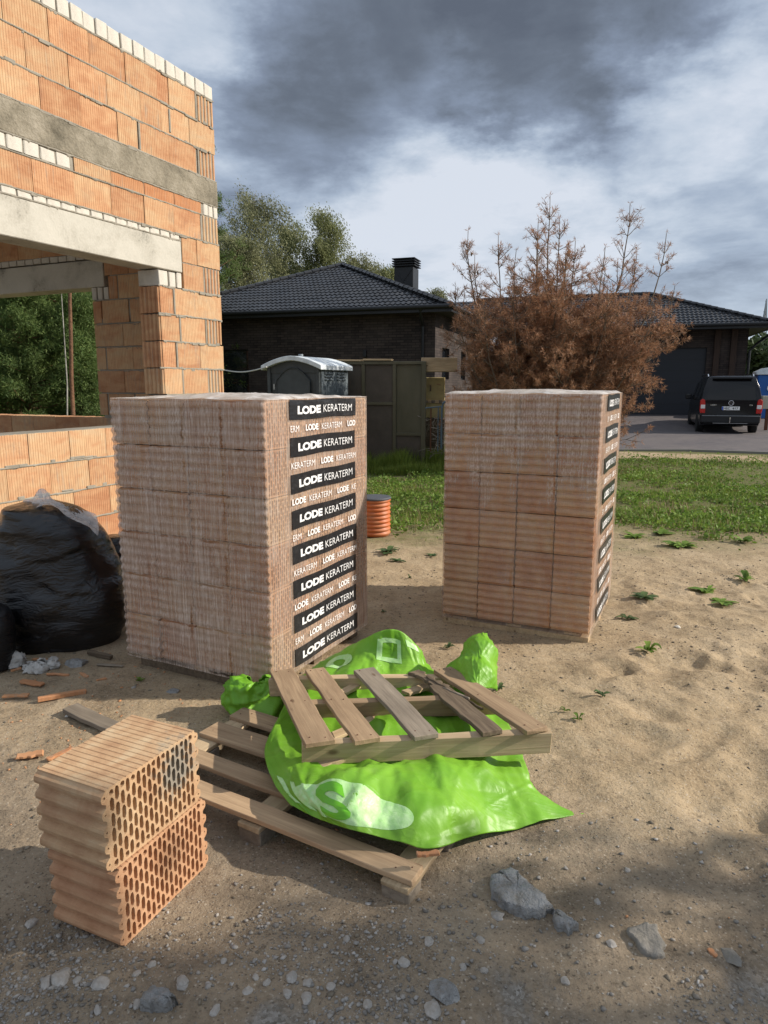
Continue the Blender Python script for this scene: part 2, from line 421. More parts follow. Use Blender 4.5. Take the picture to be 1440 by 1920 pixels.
def m_ground(t):
    p = t.pos(); q = t.xyz(p)
    big = t.noise(p, .9, 5, .6); med = t.noise(p, 3.2, 6, .6, .3); fine = t.noise(p, 55, 5, .7); grit = t.voro(p, 190, out='Color')
    gv = t.xyz(grit)[0]
    sand = t.ramp(t.math('ADD', t.math('MULTIPLY', med, .6), t.math('MULTIPLY', fine, .4)), [(.30, (.22, .16, .095)), (.48, (.40, .30, .185)), (.70, (.51, .40, .265))])
    soil = t.ramp(t.math('ADD', t.math('MULTIPLY', med, .6), t.math('MULTIPLY', fine, .4)), [(.30, (.15, .115, .08)), (.5, (.29, .225, .155)), (.72, (.39, .315, .225))])
    w = t.math('ADD', t.math('MULTIPLY', big, 1.2), -.6)
    # sandy beyond ~2.4 m, trodden grey soil with fines near the viewer and along the wall
    near = t.map(t.math('ADD', q[1], t.math('ADD', t.math('MULTIPLY', q[0], .32), t.math('MULTIPLY', w, 2.2))), 2.1, 3.0, 1.0, 0.0, True)
    leftw = t.map(t.math('ADD', q[0], w), -1.5, -.9, .45, 0.0, True)
    c = t.mix(t.math('MAXIMUM', near, leftw), sand, soil)
    c = t.mix(t.map(gv, .95, .985, 0, .5), c, (.55, .48, .39))
    c = t.mix(t.map(gv, .02, .07, .6, 0.0), c, (.07, .05, .04))
    dk = t.noise(p, 1.7, 4, .6, .8)
    c = t.mix(t.map(dk, .56, .74, 0, .40), c, (.115, .085, .055))
    # crushed grey grit in the foreground
    gr = t.map(t.math('ADD', q[1], t.math('MULTIPLY', t.noise(p, 2.3, 4, .6), 1.4)), 2.05, 2.35, 1.0, 0.0, True)
    pat = t.map(t.noise(p, 2.8, 5, .65, .6), .44, .58, 0.0, .8, True)
    gcol = t.ramp(t.voro(p, 115, out='Color'), [(.1, (.10, .095, .085)), (.6, (.23, .22, .20)), (1.0, (.40, .385, .36))])
    c = t.mix(t.math('MULTIPLY', gr, pat), c, gcol)
    # turf beyond the sand
    gm = t.map(t.math('ADD', q[1], t.math('MULTIPLY', t.noise(p, 1.1, 6, .7), 5.0)), 8.6, 11.2, 0, 1, True)
    edge = t.math('SUBTRACT', 16.2, t.math('MULTIPLY', t.math('SUBTRACT', q[0], 6.3), .28))
    sx_ = t.math('SUBTRACT', edge, q[1]); sx_ = t.math('ADD', sx_, t.math('MULTIPLY', t.math('SUBTRACT', med, .5), .8))
    st_ = t.math('MULTIPLY', t.map(sx_, -.4, .0, 0, 1, True), t.map(sx_, 1.3, 1.6, 1, 0, True)); st_ = t.math('MULTIPLY', st_, t.math('MULTIPLY', t.map(q[0], 4.0, 4.6), t.map(q[0], 8.2, 8.9, 1, 0)))
    gm = t.math('MULTIPLY', gm, t.math('SUBTRACT', 1.0, st_))
    turf = t.ramp(t.noise(p, 7, 6, .7), [(.32, (.20, .155, .085)), (.48, (.12, .12, .045)), (.68, (.13, .17, .045))])
    c = t.mix(gm, c, turf)
    h = t.math('ADD', t.math('MULTIPLY', fine, .6), t.math('MULTIPLY', gv, .25))
    b = t.bump(h, .8, .007); b = t.bump(t.noise(p, 17, 6, .7), .7, .022, b)
    c = t.mix(t.map(t.noise(p, 24, 6, .72), .54, .66, 0, .45), c, (.085, .065, .045))
    return dict(Base_Color=c, Normal=b)
GROUND = MAT('sandy_ground', m_ground, rough=.95, spec=.15)
V = np.stack([XX, YY, ZZ], -1).reshape(-1, 3)
tag(link('ground', np_mesh('ground', V, grid_faces(len(xs), len(ys))[:, ::-1] if False else grid_faces(len(xs), len(ys)), True), GROUND), kind='structure')

# ------------------------------------------------------------------ clay block meshes
def hole_poly(cx, cy, w, h):
    a, b = w / 2, h / 2
    return [(cx - a * .45, cy - b), (cx + a * .45, cy - b), (cx + a, cy - b * .55), (cx + a, cy + b * .55), (cx + a * .45, cy + b), (cx - a * .45, cy + b), (cx - a, cy + b * .55), (cx - a, cy - b * .55)]
def rib_outline(L, T, nt, ribR=True, ribL=True, d=.016, groove=True):
    x, y = L / 2, T / 2; P = []
    if groove and L > .1:
        ng = max(3, int(L / .0215)); xs_ = np.linspace(-x + .012, x - .012, ng)
    def side(sy, dr):
        Q = []
        if groove and L > .1:
            for gx in xs_[::dr]:
                Q += [(gx - dr * .0025, sy), (gx, sy - math.copysign(.0022, sy)), (gx + dr * .0025, sy)]
        return Q
    P += [(-x, -y)] + side(-y, 1) + [(x, -y)]
    pt = T / nt
    if ribR:
        for i in range(nt):
            c = -y + (i + .5) * pt
            P += [(x, c - pt * .40), (x + d * .85, c - pt * .22), (x + d, c), (x + d * .85, c + pt * .20), (x, c + pt * .38)]
    P += [(x, y)] + side(y, -1) + [(-x, y)]
    if ribL:
        for i in range(nt)[::-1]:
            c = -y + (i + .5) * pt
            P += [(-x, c + pt * .40), (-x - d * .85, c + pt * .22), (-x - d, c), (-x - d * .85, c - pt * .20), (-x, c - pt * .38)]
    return P
def hollow_block(L=.375, T=.25, H=.238):
    """horizontally held hollow block: holes run along local z, toothed ends at +-x"""
    out = rib_outline(L, T, 5)
    holes = []; n = 17; p = (L - .022) / n
    for i in range(n):
        cx = -L / 2 + .011 + (i + .5) * p; w = p * .70
        if i % 2:
            for c in (-.096, -.048, 0, .048, .096): holes.append(hole_poly(cx, c, w, .0425))
        else:
            for c in (-.072, -.024, .024, .072): holes.append(hole_poly(cx, c, w, .0425))
            for c in (-.109, .109): holes.append(hole_poly(cx, c, w, .017))
    pt = T / 5
    for i in range(5):
        c = -T / 2 + (i + .5) * pt
        for sx in (-1, 1): holes.append([(sx * (L / 2 + .004) + .0038 * math.cos(a), c + .0038 * math.sin(a)) for a in np.linspace(0, 2 * math.pi, 7)[:-1]])
    rg = random.Random(3)
    V = [Vector(q) for q in out]; Fc = [list(range(len(out)))]
    for h in holes:
        jx, jy = rg.uniform(-.0011, .0011), rg.uniform(-.0022, .0022)
        Fc.append(list(range(len(V), len(V) + len(h)))); V += [Vector((a + jx + rg.uniform(-.0007, .0007), b + jy + rg.uniform(-.0016, .0016))) for a, b in h]
    vo, _, fo, ovo, _, ofo = delaunay_2d_cdt(V, [], Fc, 1, 1e-6, True)
    tri = [f for f, o in zip(fo, ofo) if 0 in o and not any(k > 0 for k in o)]
    m = MB(); m.v = [(p.x, p.y, H / 2) for p in vo]; m.f = [tuple(f) for f in tri]
    b = len(m.v); no = len(out)
    m.v += [(x, y, H / 2) for x, y in out] + [(x, y, -H / 2) for x, y in out]
    m.f += [(b + i, b + (i + 1) % no, b + no + (i + 1) % no, b + no + i) for i in range(no)]
    m.f.append(tuple(b + no + i for i in range(no)))
    for h in Fc[1:]:
        b = len(m.v); k = len(h)
        m.v += [(V[i].x, V[i].y, H / 2) for i in h] + [(V[i].x, V[i].y, H / 2 - .19) for i in h]
        m.f += [(b + (i + 1) % k, b + i, b + k + i, b + k + (i + 1) % k) for i in range(k)]
        m.f.append(tuple(b + k + i for i in range(k)))
    me = bpy.data.meshes.new('hollow_block'); me.from_pydata(m.v, [], m.f); me.update()
    bm = bmesh.new(); bm.from_mesh(me); bmesh.ops.remove_doubles(bm, verts=bm.verts, dist=1e-5); bmesh.ops.recalc_face_normals(bm, faces=bm.faces); bm.to_mesh(me); bm.free()
    return me
_wb = {}
def wall_block_mesh(L, H=.238, T=.25, ribR=False, ribL=False, var=0, kind='clay'):
    k = (round(L, 3), round(H, 3), T, ribR, ribL, var, kind)
    if k in _wb: return _wb[k]
    if kind == 'clay':
        P = rib_outline(L, T, 5 if T < .3 else 7, ribR, ribL, .018, True)
        m = MB().prism(P, -H / 2, H / 2); me = m.mesh('block')
        bm = bmesh.new(); bm.from_mesh(me)
        top = [e for e in bm.edges if abs(abs(e.verts[0].co.z) - H / 2) < 1e-5 and abs(e.verts[0].co.z - e.verts[1].co.z) < 1e-6]
        bm.to_mesh(me); bm.free()
        rr = random.Random(var)
        for v in me.vertices:
            v.co.x += rr.uniform(-.001, .001); v.co.z += rr.uniform(-.0035, .0015) * (1 if v.co.z > 0 else -1)
    else:
        m = MB().box((0, 0, 0), (L, T, H)); me = m.mesh('white_brick', .005, 1)
        rr = random.Random(var)
        for v in me.vertices:
            v.co.x += rr.uniform(-.004, .004); v.co.z += rr.uniform(-.005, .005)
    _wb[k] = me; return me

# ------------------------------------------------------------------ the unfinished brick house (left)
D = np.array([.41897937, .90799575]); NN = np.array([.90799575, -.41897937]); CN = np.array([-1.6986, 7.51])
AX = math.atan2(D[1], D[0])
shell = thing('unfinished_house', 'unfinished house shell of orange hollow clay blocks with bare concrete lintels and ring beam', 'building', (CN[0], CN[1], 0), AX)
# local frame of the shell: +x away along the facade, +y into the house, z up; facade plane y=0, far corner x=0
rb = random.Random(11)
def place_block(x0, x1, z0, h, T=.25, y=0.0, ribR=False, ribL=False, kind='clay', along='x', mat=None, jit=.004):
    L = x1 - x0
    me = wall_block_mesh(L, h, T, ribR, ribL, rb.randint(0, 3), kind)
    nm = 'block' if kind == 'clay' else 'white_brick'
    cx = (x0 + x1) / 2
    if along == 'x': M = Matrix.Translation((cx, y + T / 2 + rb.uniform(-jit, jit), z0 + h / 2))
    else: M = Matrix.Translation((y + T / 2 + rb.uniform(-jit, jit), cx, z0 + h / 2)) @ Matrix.Rotation(R(90), 4, 'Z')
    M = M @ Matrix.Rotation(R(rb.uniform(-.35, .35)), 4, 'Y')
    me2 = me
    o = link(nm, me2, mat or (CLAY if kind == 'clay' else SILIC), shell, M)
    return o
def course(z0, h, segs):
    """segs: list of (length, kind, gap) from x=start going to -x"""
    for (a, b, kind, kw) in segs: place_block(-b, -a, z0, h, kind=kind, **kw)
def run(a, b, first=None, joint=.006, L=.375, cuts=None):
    """split [a,b] (distance from the corner) in blocks"""
    segs = []; s = a
    seq = list(first or []); 
    while s < b - .02:
        l = seq.pop(0) if seq else L
        e = min(s + l, b); segs.append((s, e, 'clay', {})); s = e + (joint if rb.random() > .2 else .022)
    return segs
SMAX = 3.4
def even(z0, h, a_end, first=None):
    # block of the end wall shows its toothed end at the corner
    place_block(.016, .375, z0, h, y=-.25, along='y', ribL=True)
    course(z0, h, run(.275, a_end, first))
PIER = .905
# pier between the corner and the big opening
for n in range(1, 10):
    z0 = n * .25 + .006
    if n % 2 == 0:
        place_block(.016, .375, z0, .238, y=-.25, along='y', ribL=True)
        course(z0, .238, [(.275, .64, 'clay', {}), (.662, PIER, 'clay', dict(ribL=True))])
    else:
        course(z0, .238, [(0, .37, 'clay', {}), (.376, .70, 'clay', {}), (.735, PIER, 'clay', dict(ribL=True))])
# under the lintel: white silicate bricks, then courses to the right of the lintel
for i, (a, b) in enumerate(((.595, .66), (.68, .765), (.785, PIER))):
    place_block(-b, -a, 2.506, .135, kind='white', jit=.002)
place_block(.016, .375, 2.506, .238, y=-.25, along='y', ribL=True); course(2.506, .238, [(.275, .57, 'clay', {})])
course(2.756, .238, [(0, .35, 'clay', {}), (.356, .565, 'clay', {})])
# lintel
MB().box((-2.0, .125, 2.795), (2.84, .256, .285)).build('lintel', LINT, shell, .006)
# thin white row above the lintel
s = .60
while s < SMAX:
    l = rb.choice([.12, .13, .115]); place_block(-(s + l), -s, 2.947, .052, kind='white', jit=.002); s += l + .012
place_block(.016, .375, 3.006, .238, y=-.25, along='y', ribL=True); course(3.006, .238, run(.285, SMAX))
# patched half course under the ring beam
for a, b in ((.0, .065), (.075, .14), (.15, .215)): place_block(-b, -a, 3.256, .11, kind='white', jit=.002)
course(3.256, .105, [(.26 + i * .385, .26 + i * .385 + .375, 'clay', dict(mat=CLAY_RED if i < 3 else None)) for i in range(4)])
s = 1.83
while s < SMAX:
    place_block(-(s + .125), -s, 3.262, rb.uniform(.085, .105), kind='white', jit=.002); s += .14
# ring beam
ring = MB()
nseg = 40; rr = random.Random(5)
for i in range(nseg):
    pass
ring.box((-1.695, .145, 3.488), (3.41, .30, .236))
ring.build('ring_beam', RINGC, shell, .01, 2)
for k, z0 in enumerate((3.612, 3.862, 4.112)):
    if k != 1:
        place_block(.016, .375, z0, .238, y=-.25, along='y', ribL=True)
        course(z0, .238, run(.30 if k == 0 else .285, SMAX, [.375, .375, .22] if k == 0 else [.36, .14]))
    else: course(z0, .238, run(0, SMAX, [.375, .375, .25]))
s = .004
while s < SMAX:
    l = rb.uniform(.112, .128); place_block(-(s + l), -s, 4.366, .12, kind='white', jit=.005); s += l + .012
# low wall under the opening
for n in range(1, 5):
    z0 = n * .25 - .012
    course(z0, .238, run(PIER + .006, SMAX, [.2] if n % 2 else [.375]))
# mortar body: one part behind the block faces
mo = MB(); e = .008
mo.box((-PIER / 2 - .02, .125, 1.375), (PIER - .10, .25 - 2 * e, 2.25))
mo.box((-.2885, .125, 2.75), (.555, .25 - 2 * e, .50))
mo.box((-1.70, .125, 3.156), (3.38, .25 - 2 * e, .43))
mo.box((-1.70, .125, 3.985), (3.38, .25 - 2 * e, .76))
mo.box((-1.70, .125, 4.418), (3.38, .25 - 3 * e, .10))
mo.box((-2.16, .125, .74), (2.48, .25 - 2 * e, .98))
mo.build('mortar', MORTAR, shell)
# dripping mortar lumps squeezed out of the bed joints
dm = MB(); rr = random.Random(21)
for z0 in [n * .25 for n in range(2, 11)] + [3.0, 3.61, 3.862, 4.112, 4.362]:
    lo, hi = (0.02, PIER if 1.2 < z0 < 2.6 else (SMAX if z0 > 2.9 or z0 < 1.2 else .56))
    if z0 < 1.2: lo = PIER
    s = lo
    while s < hi:
        w = rr.uniform(.02, .11)
        if rr.random() < .42: dm.box((-s - w / 2, .001, z0 - rr.uniform(-.003, .012)), (w, rr.uniform(.010, .02), rr.uniform(.010, .032)), rz=rr.uniform(-.1, .1))
        s += w
for (s_, z0, hh) in ((.27, 4.23, .23), (.265, 3.73, .23), (.65, 3.98, .2), (1.05, 3.73, .22), (.27, 3.12, .23), (.65, 1.62, .23), (.65, 2.12, .23), (.715, 2.37, .23), (.715, 1.87, .23), (.715, 1.37, .23), (.265, 2.62, .23), (.265, 2.12, .23)):
    dm.box((-s_, .0015, z0), (.022, .014, hh))
tag(dm.build('mortar_smears', MORTAR, shell, .003), kind='stuff')
# ragged bed joints: mortar squeezed out and hanging over the block edges
def ragged(s0, s1, z0, seed, inner=False):
    n = max(4, int((s1 - s0) / .012)); s = np.linspace(s0, s1, n); Q = np.stack([s * 9, 0 * s, 0 * s + seed], -1)
    up = .007 + .007 * np.maximum(0, fbm(Q * 2, 3, 3)); dn = .008 + .010 * np.maximum(0, fbm(Q * 1.6 + 50, 3, 5)) + .035 * np.maximum(0, fbm(Q * 4.5 + 9, 2, 7) - .55)
    V = []
    for a, u_, d_, k in zip(s, up, dn, range(n)):
        pr = .0035 + .004 * abs(math.sin(k * 1.7 + seed))
        for z, y in ((z0 + u_, .004), (z0 + u_ * .5, -pr), (z0 - d_ * .5, -pr), (z0 - d_, .004)):
            V.append((-a, y, z) if not inner else (-.25 - y * 1.0, a, z))
    o = link('mortar_joint', np_mesh('mortar_joint', V, grid_faces(n, 4), True), MORTAR, shell); return o
for n in range(2, 11):
    ragged(.26 if n % 2 == 0 and n < 10 else .0, PIER - .01 if n < 10 else .60, n * .25, n)
    if n > 5: ragged(.26, 1.52, n * .25, n + .5, True)
ragged(.0, SMAX, 3.0, 31); ragged(.6, SMAX, 2.943, 32); ragged(.25, SMAX, 3.25, 33); ragged(.0, SMAX, 3.366, 34); ragged(.0, SMAX, 3.609, 35)
for k, z0 in enumerate((3.857, 4.107, 4.357)): ragged(.0 if k == 2 else .26, SMAX, z0, 40 + k)
for n in range(2, 5): ragged(PIER, SMAX, n * .25 - .017, 50 + n)
# floor slab over the ground storey and the ground floor inside
MB().box((-1.9, 2.75, 3.49), (3.2, 4.9, .20)).build('ceiling_slab', RINGC, shell)
MB().box((-1.95, 2.75, .12), (3.3, 4.9, .20)).build('floor_slab', RINGC, shell)
# plinth with rusty mesh lying on its ledge
MB().box((-1.7, .11, .11), (3.5, .36, .22)).build('plinth', PLINTH, shell, .01)
ms = MB(); rr = random.Random(2)
for i in range(9):
    x = -1.15 - i * .05; ms.tube([(x, -.065, .232), (x + .01, .0, .246 + rr.random() * .01)], .0025, 5)
for y in (-.06, -.03, -.01): ms.tube([(-1.05, y, .24), (-1.3, y, .236), (-1.7, y, .243)], .0025, 5)
RUST = MAT('rusty_steel', color=(.13, .055, .03), rough=.8)
ms.build('rusty_mesh', RUST, shell)

# end wall of the shell, seen from inside through the opening: runs along +y at x in [-.25,0]
EW = 1.55
def eblock(a, b, z0, h=.238, **kw): place_block(a, b, z0, h, y=-.25, along='y', **kw)
for n in range(0, 12):
    z0 = n * .25 + .006
    if n < 1: continue
    if n <= 4:
        s_ = .38 if n % 2 == 0 else .255
        while s_ < 4.3: eblock(s_, min(s_ + .375, 4.3), z0 - .02); s_ += .381
    elif n <= 9 or (n == 10):
        st = .38 if n % 2 == 0 else .255
        lim = EW if n < 10 else EW
        if n == 10: lim = 1.30
        segs = []; s_ = st
        while s_ < lim - .03:
            l = min(.375, lim - s_)
            if lim - s_ - l < .07: l = lim - s_
            eblock(s_, s_ + l, z0, ribR=(s_ + l > lim - .02 and n < 10)); s_ += l + (.006 if rb.random() > .4 else .025)
for i, a in enumerate((1.31, 1.40, 1.49)): place_block(a, a + .065, 2.506, .13, y=-.25, along='y', kind='white', jit=.002)
MB().box((-.125, 2.86, 2.785), (.256, 3.0, .285)).build('lintel', LINT, shell, .006)
eblock(.255, .62, 2.756); eblock(.63, 1.0, 2.756); eblock(1.01, 1.345, 2.756)
s_ = 1.37
while s_ < 4.3: place_block(s_, s_ + .12, 2.94, .06, y=-.25, along='y', kind='white', jit=.002); s_ += .133
for n, z0 in enumerate((3.006, 3.256)):
    s_ = .38 if n == 0 else .255
    while s_ < 4.3: eblock(s_, s_ + .375, z0, .238 if n == 0 else .108); s_ += .381
MB().box((-.125, 2.3, 3.488), (.248, 4.0, .236)).build('ring_beam', RINGC, shell, .01)
for n, z0 in enumerate((3.612, 3.862, 4.112)):
    s_ = .38 if n != 1 else .255
    while s_ < 4.3: eblock(s_, s_ + .375, z0); s_ += .381
mo = MB()
mo.box((-.125, .88, 1.25), (.25 - 2 * e, 1.24, 2.1)); mo.box((-.125, 2.3, .74), (.25 - 2 * e, 4.0, .94))
mo.box((-.125, .76, 2.56), (.25 - 2 * e, 1.05, .60)); mo.box((-.125, 2.3, 3.16), (.25 - 2 * e, 4.0, .42)); mo.box((-.125, 2.3, 3.985), (.25 - 2 * e, 4.0, .76))
mo.build('mortar', MORTAR, shell)
MB().box((-.13, 2.3, .11), (.34, 4.1, .215)).build('plinth', PLINTH, shell, .01)
# ------------------------------------------------------------------ wrapped packs of hollow blocks
HB = hollow_block()
def m_film(name, bare=False):
    def fn(t):
        o = t.coord(); q = t.xyz(o)
        nx = t.math('ABSOLUTE', t.xyz(t.node('ShaderNodeTexCoord').outputs['Normal'])[0])
        vert = t.noise(t.scale(o, (60, 60, 2.2)), 2.0, 4, .7)        # drawn-out vertical streaks
        hor = t.noise(t.scale(o, (3, 3, 42)), 2.0, 4, .65)             # taut horizontal wraps
        big = t.noise(t.scale(o, (1, 1, .7)), 3.2, 5, .6, .5)
        st = t.math('ADD', t.math('MULTIPLY', vert, .68), t.math('MULTIPLY', hor, .32))
        a = t.map(st, .36, .66, .34, .66)
        a = t.math('ADD', a, t.map(big, .35, .7, -.16, .16))
        # taut film torn or clear along the block edges
        wob = t.math('MULTIPLY', t.math('SUBTRACT', t.noise(t.scale(o, (1, 6, 14)), 3.0, 4, .7), .5), .034)
        d1 = t.math('ABSOLUTE', t.math('SUBTRACT', t.math('ADD', q[1], wob), .252)); d2 = t.math('ABSOLUTE', t.math('SUBTRACT', t.math('ADD', q[1], wob), .503))
        d3 = t.math('ABSOLUTE', t.math('SUBTRACT', t.math('FRACT', t.math('DIVIDE', t.math('ADD', t.math('SUBTRACT', q[2], .085), wob), .2393)), .5)); d3 = t.math('MULTIPLY', t.math('SUBTRACT', .5, d3), .24)
        dd = t.math('MINIMUM', t.math('MINIMUM', d1, d2), d3)
        clr = t.math('MULTIPLY', t.map(dd, .002, .009, 1, 0), t.map(t.noise(o, 5, 3, .6), .42, .56)); clr = t.math('MULTIPLY', clr, t.map(nx, .3, .6))
        a = t.math('MULTIPLY', a, t.math('SUBTRACT', 1.0, clr))
        if bare:
            m = t.math('ADD', q[2], t.math('MULTIPLY', t.math('SUBTRACT', t.noise(t.scale(o, (1, 2.5, 1.2)), 2.6, 4, .65), .5), 1.5))
            m = t.map(m, .88, 1.16, .46, 1.08)
            side = t.map(nx, .3, .6, 1.0, 0.0)
            m = t.math('MAXIMUM', m, side); a = t.math('MULTIPLY', a, m)
        side2 = t.map(nx, .3, .6, .80, 1.0); a = t.math('MULTIPLY', a, side2, clamp=True)
        col = t.mix(t.map(vert, .4, .7), (.50, .365, .28), (.74, .64, .56))
        b = t.bump(hor, .3, .005); b = t.bump(vert, .25, .002, b)
        tr = t.node('ShaderNodeBsdfTransparent'); tr.inputs[0].default_value = (.97, .95, .94, 1)
        def surf(p):
            mx = t.node('ShaderNodeMixShader'); t.put(mx.inputs[0], a); t.l.new(tr.outputs[0], mx.inputs[1]); t.l.new(p, mx.inputs[2]); return mx.outputs[0]
        return dict(Base_Color=col, Normal=b, surface=surf)
    return MAT(name, fn, rough=.28, spec=.5)
FILM = m_film('stretch_film'); FILM2 = m_film('stretch_film_patchy', True)
def m_blk(t):
    o = t.coord(); n = t.noise(t.scale(o, (2, 1, 30)), 3, 4, .6); 
    return dict(Base_Color=t.mix(t.map(t.noise(o, 30, 4, .7), .5, .75, 0, .35), (.017, .018, .02), (.10, .10, .105)), Normal=t.bump(n, .5, .004))
LABEL = MAT('black_print', m_blk, rough=.3)
def m_wp(t):
    o = t.coord(); return dict(Base_Color=t.mix(t.map(t.noise(o, 55, 3, .7), .52, .68, 0, .55), (.86, .86, .86), (.4, .38, .37)))
WPRINT = MAT('white_print', m_wp, rough=.4)
def put_text(name, body, x0, x1, z0, h, mat, parent, bold=0.0, y=-.0115, fn=None, two=False):
    V, Fc = text_mesh(body, bold, 1.0)
    a = V[:, 0].min(); b = V[:, 0].max(); c = V[:, 1].min(); d = V[:, 1].max()
    X = x0 + (V[:, 0] - a) / (b - a) * (x1 - x0); Z = z0 + (V[:, 1] - c) / (d - c) * h
    P = [(x, y, z) for x, z in zip(X, Z)]
    if fn: P = [fn(x, z) for x, z in zip(X, Z)]
    return P, Fc
def text_obj(parts, name, mat, parent, mtx=None):
    m = MB()
    for P, Fc in parts: m.add(P, Fc)
    me = bpy.data.meshes.new(name); me.from_pydata(m.v, [], m.f); me.update()
    return link(name, me, mat, parent, mtx)
def make_pack(name, label, loc, yaw, a, b, z0, z1, film, lx0, lx1, seed, mats):
    rr = random.Random(seed)
    t = thing(name, label, 'brick pallet', (loc[0], loc[1], 0), math.pi / 2 - yaw, 'shrink wrapped packs of clay blocks')
    ph = (z1 - z0) / 6; pl = b / 3; pw = a / 4
    sc = Matrix.Diagonal((pl * .985 / .385, ph * .975 / .25, pw * .965 / .238, 1))
    for k in range(6):
        for i in range(3):
            for j in range(4):
                if not (k in (0, 5) or i in (0, 2) or j in (0, 3)) or (k == 0 and i == 1 and 0 < j < 3): continue
                dx = rr.uniform(-.004, .004) + (.007 if j == 1 else 0) if i == 0 else 0
                M = Matrix.Translation(((i + .5) * pl + dx, (j + .5) * pw + rr.uniform(-.002, .002), z0 + (k + .5) * ph)) @ Matrix.Rotation(R(90), 4, 'X') @ sc
                link('block', HB, None, t, M)
    # film round the four sides
    P = []; nr = []
    def seg(p, q, n, nrm, kind):
        for i in range(n): s = (i + .5) / n; P.append((p[0] + (q[0] - p[0]) * s, p[1] + (q[1] - p[1]) * s)); nr.append((*nrm, kind))
    e = .004
    seg((-e, a + e), (-e, -e), 70, (-1, 0), 1); seg((-e, -e), (b + e, -e), 60, (0, -1), 0)
    seg((b + e, -e), (b + e, a + e), 40, (1, 0), 1); seg((b + e, a + e), (-e, a + e), 40, (0, 1), 0)
    P.append(P[0]); nr.append(nr[0]); P = np.array(P); nr = np.array(nr)
    zz = np.linspace(z0 - .012, z1 + .006, 181); n = len(P)
    X = np.repeat(P[:, None, :], len(zz), 1); Zz = np.repeat(zz[None], n, 0)
    rib = .5 + .5 * np.cos((Zz - z0) / (ph / 5) * 2 * np.pi - np.pi)     # 1 on the tooth tips
    W3 = np.stack([X[..., 0], X[..., 1], Zz], -1).reshape(-1, 3)
    nz = fbm(W3 * [9, 9, 14], 3, seed).reshape(Zz.shape); wr = fbm(W3 * [3, 3, 40], 2, seed + 5).reshape(Zz.shape)
    k1 = nr[:, 2][:, None]
    dc = np.minimum(np.minimum(np.abs(X[..., 1] + e), np.abs(X[..., 1] - a - e)), 9); eg = np.exp(-dc / .018); amp_ = (.16 if film is FILM else .42) + (.62 if film is FILM else .4) * eg
    off = k1 * (.0165 * (1 - amp_ + amp_ * rib) + .0030 * nz + .0012 * wr) + (1 - k1) * (.0035 + .0006 * nz)
    tips = (rib ** 6) * (np.maximum(0, fbm(W3 * [20, 20, 9], 2, seed + 8)).reshape(Zz.shape)) * .004 * k1; off = off + tips
    Q = np.stack([X[..., 0] + nr[:, 0][:, None] * off, X[..., 1] + nr[:, 1][:, None] * off, Zz], -1)
    link('stretch_film', np_mesh('stretch_film', Q.reshape(-1, 3), grid_faces(n, len(zz)), True), film, t)
    # crumpled top cover
    gx = np.linspace(-.012, b + .012, 70); gy = np.linspace(-.006, a + .006, 70); A, B = np.meshgrid(gx, gy, indexing='ij')
    W3 = np.stack([A, B, A * 0], -1).reshape(-1, 3)
    h = (.004 + .006 * np.maximum(0, fbm(W3 * 5, 4, seed + 9, True))).reshape(A.shape)
    ed = np.minimum(np.minimum(A + .012, b + .012 - A), np.minimum(B + .006, a + .006 - B)); h = h * sstep(ed, 0, .03) + .003
    h += .014 * np.maximum(0, fbm(W3 * 2.3 + 4, 2, seed + 30).reshape(A.shape)) * sstep(ed, 0, .06)
    h += .02 * np.exp(-((A - b * .35) ** 2 + (B - a * .45) ** 2) * 9) * (.5 + .5 * np.sin(A * 60 + B * 23))
    link('top_film', np_mesh('top_film', np.stack([A, B, z1 + h], -1).reshape(-1, 3), grid_faces(70, 70), True), FILMTOP, t)
    # printed bands and lettering on the side with the cell openings
    W = lx1 - lx0
    def wav(x, z): return (x, -.0122 - .0012 * math.sin(x * 21 + z * 31) * math.sin(z * 47 + 1) - .0008, z)
    rows = ['ERM  |LODE| KERATERM  |LOD', 'KERATERM  |LODE| KERATERM', '|LODE| KERATERM  |LODE| KE', 'ERM  |LODE| KERATERM  |LOD', 'KERATERM  |LODE| KERATERM', '|LODE| KERATERM  |LODE| KE', 'ERM  |LODE| KERATERM  |LOD', 'KERATERM  |LODE| KERATERM', '|LODE| KERATERM']
    for i in range(9):
        zc = z1 - .040 - .189 * i * (z1 - z0) / 1.441 - .01
        hh = .050 if i < 8 else .022
        if zc - hh < z0: hh = max(.012, zc - z0 - .002)
        u = np.linspace(lx0, lx1 + rr.uniform(-.01, .01), 40); v = np.linspace(zc - hh, zc + hh, 10)
        Vv = []
        for x in u:
            for z in v:
                zz_ = z + .0025 * math.sin(x * 13 + i); w = wav(x, zz_); Vv.append((w[0], w[1] + .0015, w[2]))
        lab = link('printed_label', np_mesh('printed_label', Vv, grid_faces(40, 10), True), LABEL, t)
        if hh > .04:
            f = lambda x, z: (x, wav(x, z)[1] - .001, z + .0025 * math.sin(x * 13 + i))
            f2 = lambda x, z: (lambda w: (w[0], w[1] - .0006, w[2]))(f(x, z))
            for prt in (put_text('', 'LODE', lx0 + W * .10, lx0 + W * .43, zc - .023, .043, None, None, .05, fn=f),
                      put_text('', 'KERATERM', lx0 + W * .47, lx0 + W * .93, zc - .021, .039, None, None, -.006, fn=f)): text_obj([prt], 'lettering', WPRINT, lab)
        zt = zc - .095 * (z1 - z0) / 1.441
